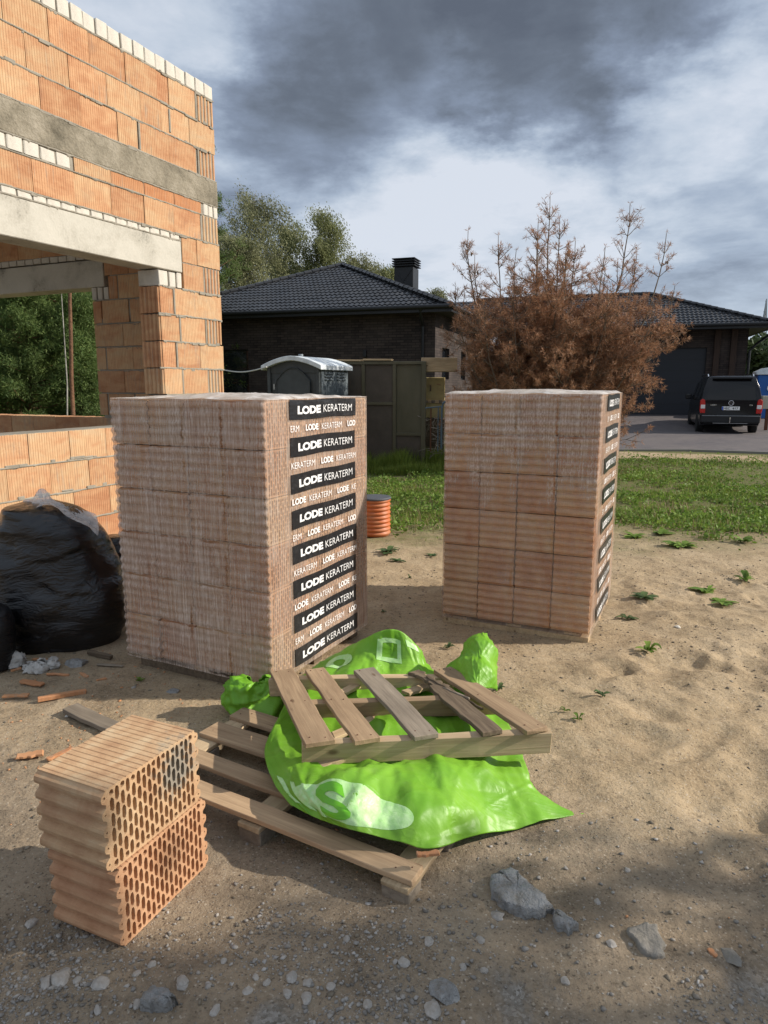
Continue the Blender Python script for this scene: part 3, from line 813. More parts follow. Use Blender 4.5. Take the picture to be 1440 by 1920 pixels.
        if zt > z0 + .03 and i < 8:
            x = lx0 + .002; segs = rows[i].split('|'); tot = sum(len(s) + (.6 if k % 2 else 0) for k, s in enumerate(segs)); parts = []
            for k, s in enumerate(segs):
                w = (len(s) + (.6 if k % 2 else 0)) / tot * W
                if s.strip():
                    pre = (len(s) - len(s.lstrip())) / max(1, len(s)) * w; post = (len(s) - len(s.rstrip())) / max(1, len(s)) * w
                    parts.append(put_text('', s.strip(), x + pre, x + w - post - .008, zt - .017, .032 + .002 * (k % 2), None, None, .035 if k % 2 else -.006, fn=lambda x, z: (wav(x, z)[0], wav(x, z)[1] - .001, z)))
                x += w
            for prt in parts: text_obj([prt], 'lettering', WPRINT, t)
    # base boards
    for y in (.06, a * .5 - .05, a - .16):
        MB().box((b / 2, y + .05, z0 - .022), (b - .06, .10, .022)).build('board', WOOD_L, t, .002)
    if z0 > .07:
        for x in (.08, b / 2, b - .08):
            MB().box((x, a / 2, (z0 - .033) / 2 + .0), (.09, a - .10, z0 - .034)).build('bearer', WOOD_D, t, .002)
    else:
        for x in (.012, b / 2, b - .10): MB().box((x + .045, a / 2, .012), (.09, a - .01, .045)).build('bearer', WOOD_L, t, .002)
    return t
def m_top(t):
    o = t.coord(); n = t.noise(o, 8, 6, .6, .6)
    tr = t.node('ShaderNodeBsdfTransparent')
    def surf(p):
        mx = t.node('ShaderNodeMixShader'); t.put(mx.inputs[0], t.map(n, .3, .7, .45, .95)); t.l.new(tr.outputs[0], mx.inputs[1]); t.l.new(p, mx.inputs[2]); return mx.outputs[0]
    return dict(Base_Color=t.mix(t.map(n, .4, .65), (.55, .50, .44), (.72, .68, .64)), surface=surf)
FILMTOP = MAT('top_film', m_top, rough=.35)
HB.materials.append(CLAY)
make_pack('brick_pack', 'nearer shrink wrapped stack of hollow clay blocks with black printed bands facing right', (-.57, 3.343), .457, 1.0, 1.04, .085, 1.521, FILM, .195, .885, 3, None)
make_pack('brick_pack', 'farther wrapped block stack alone on the sand before the dead pine, film patchy', (1.278, 4.112), .436, .97, .95, .06, 1.536, FILM2, .18, .775, 8, None)

# ------------------------------------------------------------------ two loose hollow blocks in the foreground
def m_clay_front(name, tint, stain):
    def fn(t):
        o = t.coord(); q = t.xyz(o)
        n = t.noise(t.scale(o, (1, 1, 2)), 7, 6, .62, .5); f = t.noise(t.scale(o, (40, 40, 6)), 2.5, 5, .65)
        c = t.ramp(t.math('ADD', t.math('MULTIPLY', n, .7), t.math('MULTIPLY', f, .3)), [(.32, tint[0]), (.5, tint[1]), (.68, tint[2])])
        c = t.mix(t.map(t.noise(o, 3.5, 5, .65, .8), .52, .68, 0, .5), c, (.34, .16, .09))
        # grey mortar residue in one upper corner
        d = t.vm('DISTANCE', o, (.10, .04, .12)); s = t.math('ADD', t.math('MULTIPLY', d, 6.0), t.math('MULTIPLY', t.noise(o, 38, 5, .7), 1.5))
        c = t.mix(t.map(s, 1.0, 1.35, stain, 0), c, (.25, .23, .19))
        b = t.bump(t.noise(o, 120, 4, .65), .6, .002); b = t.bump(f, .3, .002, b)
        return dict(Base_Color=c, Normal=b)
    return MAT(name, fn, rough=.88, spec=.2)
CF1 = m_clay_front('pale_clay', ((.38, .21, .115), (.52, .335, .19), (.60, .45, .28)), .9)
CF2 = m_clay_front('orange_clay', ((.38, .185, .095), (.52, .295, .165), (.58, .37, .22)), 0.0)
yaw = .412
for i, (dz, mat, lab, dyaw, off) in enumerate(((0.0, CF2, 'orange hollow clay block lying on the gravel, lower of the two loose blocks', .0, (0.012, .0)),
                                            (.2535, CF1, 'pale hollow clay block with grey mortar stain, upper of the two loose blocks', .018, (-.006, .004)))):
    me = HB.copy(); me.materials.clear(); me.materials.append(mat)
    c = np.array([-.752, 1.73]); r = np.array([math.sin(yaw), math.cos(yaw)]); l = np.array([-math.cos(yaw), math.sin(yaw)])
    p = c + r * (.185 + off[0]) + l * (.133 + off[1])
    o = link('hollow_block', me, None)
    o.matrix_world = Matrix.Translation((p[0], p[1], .127 + dz)) @ Matrix.Rotation(math.pi / 2 - yaw - dyaw, 4, 'Z') @ Matrix.Rotation(R(90), 4, 'X') @ Matrix.Diagonal((.985, 1.005, 1.1, 1))
    tag(o, lab, 'clay block', 'loose hollow blocks')
# ------------------------------------------------------------------ pallets
def board(name, p0, p1, w, th, mat, parent, roll=0.0, seed=0, ragged=0.0, seg=10):
    p0, p1 = Vector(p0), Vector(p1); L = (p1 - p0).length
    x = (p1 - p0).normalized(); y = Vector((0, 0, 1)).cross(x).normalized(); z = x.cross(y)
    M = Matrix((x, y, z)).transposed().to_4x4(); M.translation = (p0 + p1) / 2
    M = M @ Matrix.Rotation(roll, 4, 'X')
    rr = random.Random(seed); m = MB(); bend = rr.uniform(-.004, .004); tw = rr.uniform(-.03, .03)
    V = []
    for i in range(seg + 1):
        s = i / seg; xx = (s - .5) * L; zz = bend * (1 - (2 * s - 1) ** 2); wv = rr.uniform(-.0022, .0022) - ragged * rr.random() * w
        wv2 = rr.uniform(-.0022, .0022) - ragged * rr.random() * w
        for (yy, zq) in ((-w / 2 - wv * 1, -th / 2), (w / 2 + wv2, -th / 2), (w / 2 + wv2, th / 2), (-w / 2 - wv, th / 2)):
            ex = 0
            if i in (0, seg): ex = rr.uniform(-.006, .003) * (1 if i else -1)
            V.append((xx + ex, yy + zq * 0, zq + zz + tw * yy * (s - .5)))
    Fc = [(0, 1, 2, 3), (seg * 4 + 3, seg * 4 + 2, seg * 4 + 1, seg * 4)]
    for i in range(seg):
        for k in range(4): Fc.append((i * 4 + k, i * 4 + 4 + k, i * 4 + 4 + (k + 1) % 4, i * 4 + (k + 1) % 4))
    m.add(V, Fc); me = m.mesh(name, .0022, 1)
    ob = link(name, me, mat)
    if parent is not None: ob.parent = parent; ob.matrix_local = parent.matrix_basis.inverted() @ M if parent.matrix_basis else M
    else: ob.matrix_world = M
    return ob
# lower pallet on the ground
LP = thing('wooden_pallet', 'lower wooden pallet flat on the sand, partly covered by the green plastic sheet', 'pallet', (-.96, 2.45, 0), 0, 'wooden pallets')
U = Vector((.866, -.5, 0)); Vv = Vector((.5, .866, 0)); O = Vector((-.985, 2.525, -.048))
for i, (v, w, u0, u1, z) in enumerate(((.03, .085, 0, 1.245, .131), (.20, .085, 0, 1.19, .131), (.40, .125, .0, 1.2, .132), (.58, .10, 0, 1.2, .131))):
    board('slat', O + U * u0 + Vv * v + Vector((0, 0, z)), O + U * u1 + Vv * v + Vector((0, 0, z)), w, .020, WOOD, LP, seed=i)
for i, u in enumerate((.06, .60, 1.19)):
    board('bearer_board', O + U * u + Vv * -.03 + Vector((0, 0, .110)), O + U * u + Vv * .66 + Vector((0, 0, .110)), .10, .019, WOOD_L, LP, seed=20 + i)
    board('bottom_board', O + U * u + Vv * -.03 + Vector((0, 0, .012)), O + U * u + Vv * .66 + Vector((0, 0, .012)), .10, .02, WOOD, LP, seed=30 + i)
    for v in (.02, .31, .60):
        p = O + U * u + Vv * v; MB().box((p[0] + .96, p[1] - 2.45, .013), (.10, .085, .078), rz=math.atan2(-.5, .866)).build('spacer_block', WOOD_G, LP, .003)
# upper pallet tilted on the sheet
def g(px, py, z): return Vector(G(px, py, z))
UP = thing('wooden_pallet', 'upper wooden pallet resting tilted on the green plastic sheet, one slat dark and broken', 'pallet', tuple(g(800, 1340, .2)), 0, 'wooden pallets')
ZN, ZF = .285, .225
sl = [((528, 1259), (601, 1396), .112), ((590, 1257), (690, 1391), .098), ((682, 1257), (800, 1383), .103), ((829, 1256), (1008, 1371), .098)]
for i, (f, n_, w) in enumerate(sl):
    board('slat', g(*f, ZF), g(*n_, ZN), w, .020, WOOD if i != 2 else WOOD_G, UP, seed=50 + i)
board('slat', g(775, 1261, ZF - .004), g(836, 1294, ZF + .006), .075, .018, WOOD_D, UP, seed=70, ragged=.32, seg=16)
board('slat', g(818, 1286, ZF + .006), g(925, 1375, ZN), .098, .020, WOOD_D, UP, seed=71, ragged=.10, seg=14)
nm = MB()
for f_, n_, w_ in sl:
    a_, b_ = g(*f_, ZF), g(*n_, ZN)
    for s_ in (.04, .50, .95):
        for o_ in (-.28, .25):
            p_ = a_ + (b_ - a_) * s_ + Vector((w_ * o_, 0, .0095)) - Vector(UP.location); nm.tube([p_, p_ + Vector((0, 0, .0022))], .0032, 6)
tag(nm.build('nail_heads', RUST, UP), kind='stuff')
nm = MB()
for v_ in (.03, .20, .40, .58):
    for u_ in (.06, .60, 1.19):
        for o_ in (-.02, .025):
            p_ = O + U * (u_ + o_) + Vv * (v_ + o_ * .6) + Vector((0, 0, .1405)) - Vector(LP.location); nm.tube([p_, p_ + Vector((0, 0, .0022))], .003, 6)
tag(nm.build('nail_heads', RUST, LP), kind='stuff')
board('splinter', g(800, 1268, ZF + .014), g(905, 1330, ZF + .03), .022, .012, WOOD_D, UP, seed=73, ragged=.5, seg=12)
board('splinter', g(830, 1290, ZF + .02), g(880, 1310, ZF + .035), .014, .010, WOOD_G, UP, seed=75, ragged=.5, seg=8)
def stringer(a, b, z0, hgt, seed, mat=WOOD_L):
    # tall narrow board on edge under the slats
    p0 = g(*a, z0[0]); p1 = g(*b, z0[1]); dz = Vector((0, 0, -.010 - hgt / 2 - .001))
    board('stringer', p0 + dz, p1 + dz, .045, hgt, mat, UP, seed=seed)
stringer((566, 1386), (1032, 1364), (ZN - .002, ZN - .002), .085, 60)
stringer((560, 1312), (930, 1300), (.255 - .002, .255 - .002), .080, 61, WOOD)
stringer((505, 1267), (850, 1263), (ZF - .002, ZF - .002), .085, 62)
for i, (a, b) in enumerate((((590, 1395), (742, 1330)), ((760, 1300), (822, 1280)), ((640, 1300), (690, 1272)))):
    board('loose_lath', g(*a, .19), g(*b, .16), .05, .016, WOOD_L, UP, seed=80 + i)
board('loose_lath', g(572, 1447, .185), g(650, 1420, .20), .035, .018, WOOD_L, UP, seed=88)
# ------------------------------------------------------------------ green plastic sheet
def m_green(t):
    o = t.pos(); n = t.noise(o, 14, 4, .6, .5); n2 = t.noise(o, 5, 3, .5)
    c = t.mix(t.map(n2, .35, .7), (.19, .46, .03), (.28, .57, .05))
    c = t.mix(t.map(n, .55, .8, 0, .35), c, (.40, .62, .16))
    cr1 = t.math('ABSOLUTE', t.math('SUBTRACT', t.noise(t.scale(o, (1, 2.2, 1)), 4.5, 3, .5, 1.2), .5))
    h = t.math('ADD', t.math('MULTIPLY', t.math('SQRT', cr1), -1.0), t.math('MULTIPLY', t.noise(o, 30, 4, .6, 1.5), .18))
    b = t.bump(h, .16, .03)
    tr = t.node('ShaderNodeBsdfTranslucent'); t.put(tr.inputs[0], c)
    def surf(p):
        mx = t.node('ShaderNodeMixShader'); mx.inputs[0].default_value = .28; t.l.new(p, mx.inputs[1]); t.l.new(tr.outputs[0], mx.inputs[2]); return mx.outputs[0]
    return dict(Base_Color=c, Normal=b, surface=surf)
GREEN = MAT('lime_plastic', m_green, rough=.42, spec=.45)
PALEG = MAT('pale_green_print', lambda t: dict(Base_Color=t.mix(t.map(t.noise(t.pos(), 40, 4, .6), .4, .7), (.38, .66, .24), (.52, .74, .38)), Normal=t.bump(t.noise(t.pos(), 40, 4, .6, 1.0), .3, .006)), rough=.38)
GREENP = MAT('green_print', color=(.14, .46, .02), rough=.38)
class Sheet:
    def __init__(s, rows, m=10, seed=0, amp=.010, big=.012, fold=None):
        A = np.array([[G(*p) if len(p) == 3 else p for p in r] for r in rows], float)
        A = cr(A, m); A = np.swapaxes(cr(np.swapaxes(A, 0, 1), m), 0, 1)
        n = grid_normals(A); n *= np.sign(n[..., 2:3].mean() + 1e-9)
        W = A.reshape(-1, 3)
        rg = np.maximum(0, fbm(W * 9 + 3, 3, seed, True)).reshape(A.shape[:2]) ; sm = fbm(W * 3.2, 2, seed + 4).reshape(A.shape[:2])
        # sharp folds: distance to random lines in grid space
        nu, nv = A.shape[:2]; u, v = np.meshgrid(np.linspace(0, 1, nu), np.linspace(0, 1, nv), indexing='ij')
        rr = np.random.default_rng(seed); f = np.zeros_like(u)
        for k in range(110):
            c0 = rr.random(2); th = rr.normal(0, .5); d = (u - c0[0]) * math.sin(th) + (v - c0[1]) * math.cos(th); w = .005 + .010 * rr.random()
            ext = np.exp(-(((u - c0[0]) * math.cos(th) - (v - c0[1]) * math.sin(th)) / (.12 + .2 * rr.random())) ** 2)
            f += 2.2 * (rr.random() - .35) * np.maximum(0, 1 - np.abs(d) / (w * 2.2)) * ext
        fc = facets(W, seed + 11).reshape(A.shape[:2]); s.A = A + n * (amp * .5 * rg + big * .6 * sm + amp * .8 * f + amp * 4.2 * (fc - fc.mean()))[..., None]; s.n = grid_normals(s.A); s.n *= np.sign(s.n[..., 2:3].mean() + 1e-9)
    def obj(s, name, mat, parent=None):
        me = np_mesh(name, s.A.reshape(-1, 3), grid_faces(*s.A.shape[:2]), True)
        o = link(name, me, mat, parent)
        md = o.modifiers.new('thickness', 'SOLIDIFY'); md.thickness = .0012; md.offset = -1
        return o
    def at(s, u, v, off=.002):
        nu, nv = s.A.shape[:2]; a = min(max(u, 0), 1) * (nu - 1); b = min(max(v, 0), 1) * (nv - 1); i = min(int(a), nu - 2); j = min(int(b), nv - 2); fa, fb = a - i, b - j
        def L(T): return (T[i, j] * (1 - fa) * (1 - fb) + T[i + 1, j] * fa * (1 - fb) + T[i, j + 1] * (1 - fa) * fb + T[i + 1, j + 1] * fa * fb)
        return tuple(L(s.A) + L(s.n) * off)
rows = [
 [(588, 1252, .06), (622, 1226, .17), (668, 1202, .27), (712, 1184, .345), (748, 1182, .35), (775, 1200, .29), (795, 1232, .19), (808, 1258, .10)],
 [(560, 1268, .10), (612, 1255, .15), (665, 1245, .19), (712, 1238, .20), (752, 1240, .20), (782, 1248, .18), (806, 1258, .14), (830, 1268, .09)],
 [(540, 1300, .14), (600, 1290, .15), (660, 1285, .16), (715, 1285, .15), (765, 1285, .15), (810, 1290, .14), (860, 1295, .12), (905, 1300, .08)],
 [(520, 1345, .155), (590, 1340, .165), (660, 1335, .165), (725, 1335, .155), (790, 1335, .16), (845, 1340, .15), (900, 1345, .13), (950, 1350, .09)],
 [(497, 1390, .16), (575, 1405, .17), (650, 1415, .178), (730, 1416, .175), (800, 1412, .17), (865, 1408, .165), (925, 1408, .15), (978, 1420, .11)],
 [(498, 1430, .165), (565, 1450, .205), (640, 1455, .225), (725, 1462, .22), (800, 1462, .205), (865, 1458, .18), (935, 1460, .13), (985, 1475, .07)],
 [(512, 1468, .155), (575, 1500, .175), (655, 1520, .195), (730, 1530, .18), (805, 1532, .165), (875, 1520, .13), (950, 1505, .085), (1030, 1508, .03)],
 [(545, 1505, .15), (605, 1538, .15), (675, 1560, .15), (745, 1578, .13), (812, 1592, .105), (880, 1568, .065), (965, 1555, .035), (1095, 1526, .012)]]
SH = Sheet(rows, 20, 5, .006, .016)
sheet = tag(SH.obj('plastic_sheet', GREEN), 'lime green plastic sheet crumpled between the two pallets, with pale printed shapes', 'plastic sheet')
# pale prints: rounded field with a green S and slanted strokes; a window-like frame on the rear fold
def on_sheet(V, Fc, fu, name, mat, off, sub=0):
    bm = bmesh.new(); vs = [bm.verts.new(v) for v in V]
    for f in Fc:
        try: bm.faces.new([vs[i] for i in f])
        except ValueError: pass
    bmesh.ops.triangulate(bm, faces=bm.faces)
    for _ in range(sub): bmesh.ops.subdivide_edges(bm, edges=[e for e in bm.edges if e.calc_length() > .012], cuts=1); bmesh.ops.triangulate(bm, faces=bm.faces)
    for v in bm.verts: u, w = fu(v.co.x, v.co.y); v.co = SH.at(u, w, off)
    me = bpy.data.meshes.new(name); bm.to_mesh(me); bm.free(); me.polygons.foreach_set('use_smooth', [True] * len(me.polygons))
    return link(name, me, mat, sheet)
def uvmap(x, y): return (y, x)      # u runs back to front, v left to right
ell = [(.27 + .21 * math.cos(a) * (1.15 if math.cos(a) > 0 else .8), .850 + .092 * math.sin(a) + .02 * math.cos(a)) for a in np.linspace(0, 2 * math.pi, 41)[:-1]]
on_sheet([(x, y, 0) for x, y in ell], [tuple(range(40))], uvmap, 'print', PALEG, .0022, 4)
V, Fc = text_mesh('S', .03)
def bx(V, x0, x1, y0, y1):
    a, b, c, d = V[:, 0].min(), V[:, 0].max(), V[:, 1].min(), V[:, 1].max()
    return [(x0 + (p[0] - a) / (b - a) * (x1 - x0), y0 + (p[1] - c) / (d - c) * (y1 - y0), 0) for p in V]
on_sheet(bx(V, .185, .29, .925, .765), Fc, uvmap, 'print', GREENP, .0042, 2)
for x in (.03, .085, .14):
    on_sheet([(x, .77, 0), (x + .024, .77, 0), (x + .055, .94, 0), (x + .025, .94, 0)], [(0, 1, 2, 3)], uvmap, 'print', PALEG, .0024, 3)
def frame_print(cx, cy, w, h, t_):
    o = [(cx - w, cy - h), (cx + w, cy - h * .8), (cx + w * .9, cy + h), (cx - w * 1.1, cy + h * .8)]; i_ = [(cx + (x - cx) * t_, cy + (y - cy) * t_) for x, y in o]
    on_sheet([(x, y, 0) for x, y in o + i_], [(k, (k + 1) % 4, (k + 1) % 4 + 4, k + 4) for k in range(4)], uvmap, 'print', PALEG, .003, 2)
frame_print(.50, .095, .085, .06, .62)
on_sheet([(.20 + .07 * math.cos(a), .10 + .05 * math.sin(a), 0) for a in np.linspace(0, 2 * math.pi, 21)[:-1]] + [(.20 + .03 * math.cos(a), .10 + .022 * math.sin(a), 0) for a in np.linspace(0, 2 * math.pi, 21)[:-1]], [(k, (k + 1) % 20, (k + 1) % 20 + 20, k + 20) for k in range(20)], uvmap, 'print', PALEG, .003, 1)
on_sheet([(.63, .03, 0), (.74, .02, 0), (.76, .05, 0), (.64, .06, 0)], [(0, 1, 2, 3)], uvmap, 'print', PALEG, .003, 2)
# upright torn end on the right, lump on the left
def P3(px, py, Y): return AY(px, py, Y)
r2 = [[P3(828, 1262, 3.30), P3(862, 1222, 3.34), P3(886, 1196, 3.36), P3(905, 1187, 3.37), P3(912, 1186, 3.37), P3(914, 1188, 3.38)],
      [P3(838, 1270, 3.20), P3(866, 1240, 3.18), P3(888, 1222, 3.20), P3(904, 1215, 3.22), P3(918, 1216, 3.27), P3(922, 1222, 3.36)],
      [P3(856, 1282, 3.08), P3(874, 1266, 3.04), P3(890, 1255, 3.04), P3(906, 1250, 3.08), P3(920, 1252, 3.16), P3(926, 1256, 3.30)],
      [P3(880, 1296, 2.97), P3(890, 1292, 2.94), P3(900, 1290, 2.94), P3(908, 1290, 2.97), P3(918, 1292, 3.04), P3(924, 1296, 3.16)]]
def sheet_world(rows, m, seed, amp, big):
    s = Sheet.__new__(Sheet); g0 = globals()['G']; globals()['G'] = lambda x, y, z: np.array([x, y, z])
    try: Sheet.__init__(s, [[tuple(float(c) for c in q) for q in r] for r in rows], m, seed, amp, big)
    finally: globals()['G'] = g0
    return s
tag(sheet_world(r2, 14, 12, .006, .004).obj('plastic_sheet', GREEN), 'upright torn end of lime green plastic standing behind the upper pallet', 'plastic sheet')
r3 = []
for k, (sc_, z) in enumerate(((.35, .17), (.75, .165), (1.0, .12), (1.04, .06), (.92, .01))):
    c = G(482, 1318, 0.06); r3.append([c + np.array([sc_ * .135 * math.cos(a) * 1.0, sc_ * .095 * math.sin(a), z - .06 + .02 * math.sin(2 * a + 1)]) for a in np.linspace(0, 2 * math.pi, 13)])
tag(sheet_world(r3, 8, 31, .016, .010).obj('plastic_lump', GREEN), 'bunched lump of lime green plastic at the foot of the nearer block stack', 'plastic sheet')

# ------------------------------------------------------------------ rubbish bags
def m_bag(t):
    o = t.coord(); s = t.scale(o, (1.4, 1.4, 3.4))
    w = t.noise(t.vm('ADD', t.scale(o, (1.2, 1.2, 5.0)), t.noise(o, 2.2, 3, .5, out=1)), 4.5, 5, .6, 1.6)
    w2 = t.noise(t.scale(o, (3, 3, 14)), 3.2, 4, .6, .8)
    b = t.bump(w, .30, .06); b = t.bump(w2, .12, .02, b)
    return dict(Base_Color=t.mix(t.map(t.noise(o, 5, 4, .6), .4, .7), (.004, .004, .005), (.010, .010, .012)), Normal=b)
BAG = MAT('black_bag_plastic', m_bag, rough=.20, spec=.6)
def bag(name, label, levels, cy, depth, mat, seed, cat='rubbish bag', amp=.02):
    """levels: (z, x0, x1) silhouettes"""
    L = cr(np.array(levels, float), 12); n = 110; V = []
    for i, (z, x0, x1) in enumerate(L):
        f = i / (len(L) - 1); c = (x0 + x1) / 2; r = (x1 - x0) / 2; dp = depth * math.sin(math.pi * (.18 + .72 * f) ** .9) ** .5
        for k in range(n):
            a = 2 * math.pi * k / n; ca, sa = math.cos(a), math.sin(a)
            V.append((c + r * math.copysign(abs(ca) ** .85, ca), cy + dp * math.copysign(abs(sa) ** .85, sa), z))
    V = np.array(V); m = len(L); C0 = V.reshape(m, n, 3).mean(1, keepdims=True); d = V.reshape(m, n, 3) - C0; d /= np.linalg.norm(d, axis=-1, keepdims=True) + 1e-6
    W = V * [2.2, 2.2, 4.5]
    off = amp * 1.2 * fbm(V * 2.6, 3, seed) + amp * .55 * np.maximum(0, fbm((V + .12 * fbm(V * 3, 2, 4)[:, None]) * [2.0, 2.0, 9.0] + 3, 4, seed + 2, True))
    off = off * .6 + amp * 1.5 * (facets(V * [1, 1, 1.3], seed + 3, 8, 1.8, 8) - 1.2)
    fz = np.clip(np.minimum(np.linspace(0, 1, m), np.linspace(1, 0, m)) * 8, 0, 1)
    V = V.reshape(m, n, 3) + d * (off.reshape(m, n, 1) * fz[:, None, None]); V = V.reshape(-1, 3)
    i = np.arange(m - 1)[:, None] * n + np.arange(n)[None]; j = np.arange(m - 1)[:, None] * n + (np.arange(n)[None] + 1) % n
    Fq = np.stack([i, j, j + n, i + n], -1).reshape(-1, 4)
    V = np.vstack([V, V[:n].mean(0), V[-n:].mean(0)]); k = np.arange(n)
    T = np.vstack([np.stack([(k + 1) % n, k, np.full(n, m * n)], -1), np.stack([(m - 1) * n + k, (m - 1) * n + (k + 1) % n, np.full(n, m * n + 1)], -1)])
    base = np.array([V[:, 0].mean(), cy, 0]); o = link(name, np_mesh(name, V - base, [Fq, T], True), mat)
    o.location = base
    return tag(o, label, cat)
def X(px, Y): return (px - 720) / F * Y * 1.0
def lev(rows, Y):
    out = []
    for py, a, b in rows:
        p, q = AY(a, py, Y), AY(b, py, Y); out.append((p[2], p[0], q[0]))
    return out
bag('rubbish_bag', 'big full black rubbish bag by the low block wall, clear film over its top',
    [(0.0, -2.30, -1.80)] + [(z, a, b) for z, a, b in lev([(1205, -22, 212), (1150, -30, 226), (1100, -28, 208), (1050, -25, 190), (1008, -20, 176), (982, -14, 158), (962, -6, 128), (952, 2, 90), (949, 18, 60)], 4.12)], 4.22, .30, BAG, 4)
bag('rubbish_bag', 'dark grey rubbish bag cut by the left picture edge', [(0, -2.36, -2.14), (.1, -2.45, -2.105), (.22, -2.45, -2.10), (.33, -2.4, -2.12), (.38, -2.3, -2.2)], 3.76, .12, MAT('grey_bag_plastic', m_bag, rough=.4), 9, amp=.012)
bag('rubbish_bag', 'small black rubbish bag squeezed between the big bag and the block stack', [(.0, -2.0, -1.72), (.12, -2.08, -1.66), (.3, -2.06, -1.68), (.45, -2.02, -1.74), (.55, -1.97, -1.80)], 4.75, .16, BAG, 14, amp=.015)
def m_clear(t):
    n = t.noise(t.coord(), 12, 5, .65, 1.0)
    tr = t.node('ShaderNodeBsdfTransparent')
    def surf(p):
        mx = t.node('ShaderNodeMixShader'); t.put(mx.inputs[0], t.map(n, .3, .7, .2, .65)); t.l.new(tr.outputs[0], mx.inputs[1]); t.l.new(p, mx.inputs[2]); return mx.outputs[0]
    return dict(Base_Color=(.70, .68, .66, 1), Normal=t.bump(n, .5, .02), surface=surf)
CLEAR = MAT('clear_film_scrap', m_clear, rough=.3)
r4 = [[P3(40, 950, 4.35), P3(66, 935, 4.3), P3(80, 918, 4.28), P3(102, 938, 4.3), P3(128, 946, 4.3), P3(152, 954, 4.3), P3(180, 964, 4.28)],
      [P3(46, 956, 4.22), P3(70, 948, 4.2), P3(84, 940, 4.2), P3(104, 950, 4.18), P3(130, 960, 4.18), P3(158, 970, 4.18), P3(184, 984, 4.2)],
      [P3(58, 958, 4.1), P3(78, 956, 4.08), P3(92, 955, 4.06), P3(112, 962, 4.05), P3(138, 974, 4.05), P3(164, 988, 4.05), P3(182, 1006, 4.07)]]
tag(sheet_world(r4, 12, 41, .007, .010).obj('film_scrap', CLEAR), 'crumpled clear plastic film spilling over the top of the big black bag', 'plastic film')

# ------------------------------------------------------------------ rubble, stones and wood scraps
SOILG = stone_like('crusted_concrete', [(0.3, (.15, .135, .11)), (0.7, (.28, .26, .23))], 9, 70, 0.8, 0.006)
SHARD = m_clay(pale=.2, name='broken_clay', stain=.2)
def rock_mesh(seed, sx, sy, sz, sub=2, rough=.28):
    bm = bmesh.new(); bmesh.ops.create_icosphere(bm, subdivisions=sub, radius=1)
    V = np.array([v.co[:] for v in bm.verts]); rr = np.random.default_rng(seed)
    for _ in range(9):                                     # chip off planes for flat facets
        n = rr.normal(size=3); n /= np.linalg.norm(n); d = .55 + .3 * rr.random(); h = V @ n
        V = V - np.outer(np.maximum(0, h - d), n)
    V = V * (1 + rough * .35 * fbm(V * 1.7 + seed, 3, seed)[:, None])
    for v, p in zip(bm.verts, V): v.co = (p[0] * sx, p[1] * sy, p[2] * sz)
    me = bpy.data.meshes.new('rock'); bm.to_mesh(me); bm.free(); return me
def rock(name, px, py, w, h, label, cat, mat, seed, group=None, sub=3, zt=None, tilt=0.0):
    p = G(px, py, 0); k = math.hypot(p[1], 1.6) / F; zg = float(gz(p[0], p[1])[0])
    sx = w * k / 2; sz = zt or max(.008, h * k * .33); sy = max(sx * .6, (h * k / 2) * 1.4)
    o = link(name, rock_mesh(seed, sx, sy, sz, sub), mat); o.location = (p[0], p[1], zg + sz * .12); o.rotation_euler = (tilt, tilt * .5, (seed * 1.7) % .8 - .4)
    return tag(o, label, cat, group)
def slab_piece(name, poly, th, label, cat, mat, seed, rough=.006):
    pts = [G(x, y, th * .8) for x, y in poly]; c = np.mean(pts, 0); n = len(pts); rr = np.random.default_rng(seed); Q = []
    for i in range(n):
        a, b = pts[i], pts[(i + 1) % n]
        for k in range(4): Q.append(a + (b - a) * k / 4 + rr.normal(0, .0035, 3) * [1, 1, 0])
    Q = np.array(Q) - c; m_ = len(Q); V = []
    for s, z in ((1.02, -.01), (1.0, th * .45), (.97, th * .9), (.8, th), (.6, th), (.4, th), (.2, th)):
        W = Q * [s, s, 0] + [0, 0, z]; nz = fbm(W * 22 + seed, 4, seed) + .9 * facets(W * 3, seed, 5, 3, 9); W[:, 2] += rough * nz * (1 if z > th * .5 else .3); W[:, :2] += .004 * fbm(W * 30 + 7, 2, seed + 3)[:, None] * (1 if s > .9 else 0); V.append(W)
    V = np.vstack(V + [np.array([[0, 0, th]])]); Fq = np.array([(i * m_ + k, i * m_ + (k + 1) % m_, (i + 1) * m_ + (k + 1) % m_, (i + 1) * m_ + k) for i in range(6) for k in range(m_)]); T = np.array([(6 * m_ + k, 6 * m_ + (k + 1) % m_, 7 * m_) for k in range(m_)])
    o = link(name, np_mesh(name, V, [Fq, T]), mat); o.location = (c[0], c[1], float(gz(c[0], c[1])[0])); return tag(o, label, cat)
slab_piece('concrete_slab_piece', [(916, 1652), (934, 1642), (956, 1638), (976, 1645), (990, 1668), (1008, 1680), (1034, 1710), (1010, 1719), (975, 1714), (948, 1704), (924, 1680)], .03, 'flat grey cracked piece of hardened concrete lying right of the pallet corner', 'concrete piece', CHUNK, 3)
slab_piece('concrete_piece', [(1037, 1712), (1050, 1722), (1074, 1736), (1082, 1744), (1068, 1755), (1045, 1744), (1036, 1728)], .026, 'grey concrete crumb touching the tip of the flat concrete piece', 'concrete piece', CHUNK, 8, .009)
rock('stone', 932, 1724, 26, 16, 'flat pale stone just below the flat concrete piece', 'stone', STONE, 11)
rock('stone', 143, 1247, 44, 36, 'round pale grey stone half buried in front of the big black bag', 'stone', CHUNK, 15, zt=.035)
rock('stone', 1270, 1185, 14, 9, 'small white stone on the sand right of the farther block stack', 'stone', SILIC, 17)
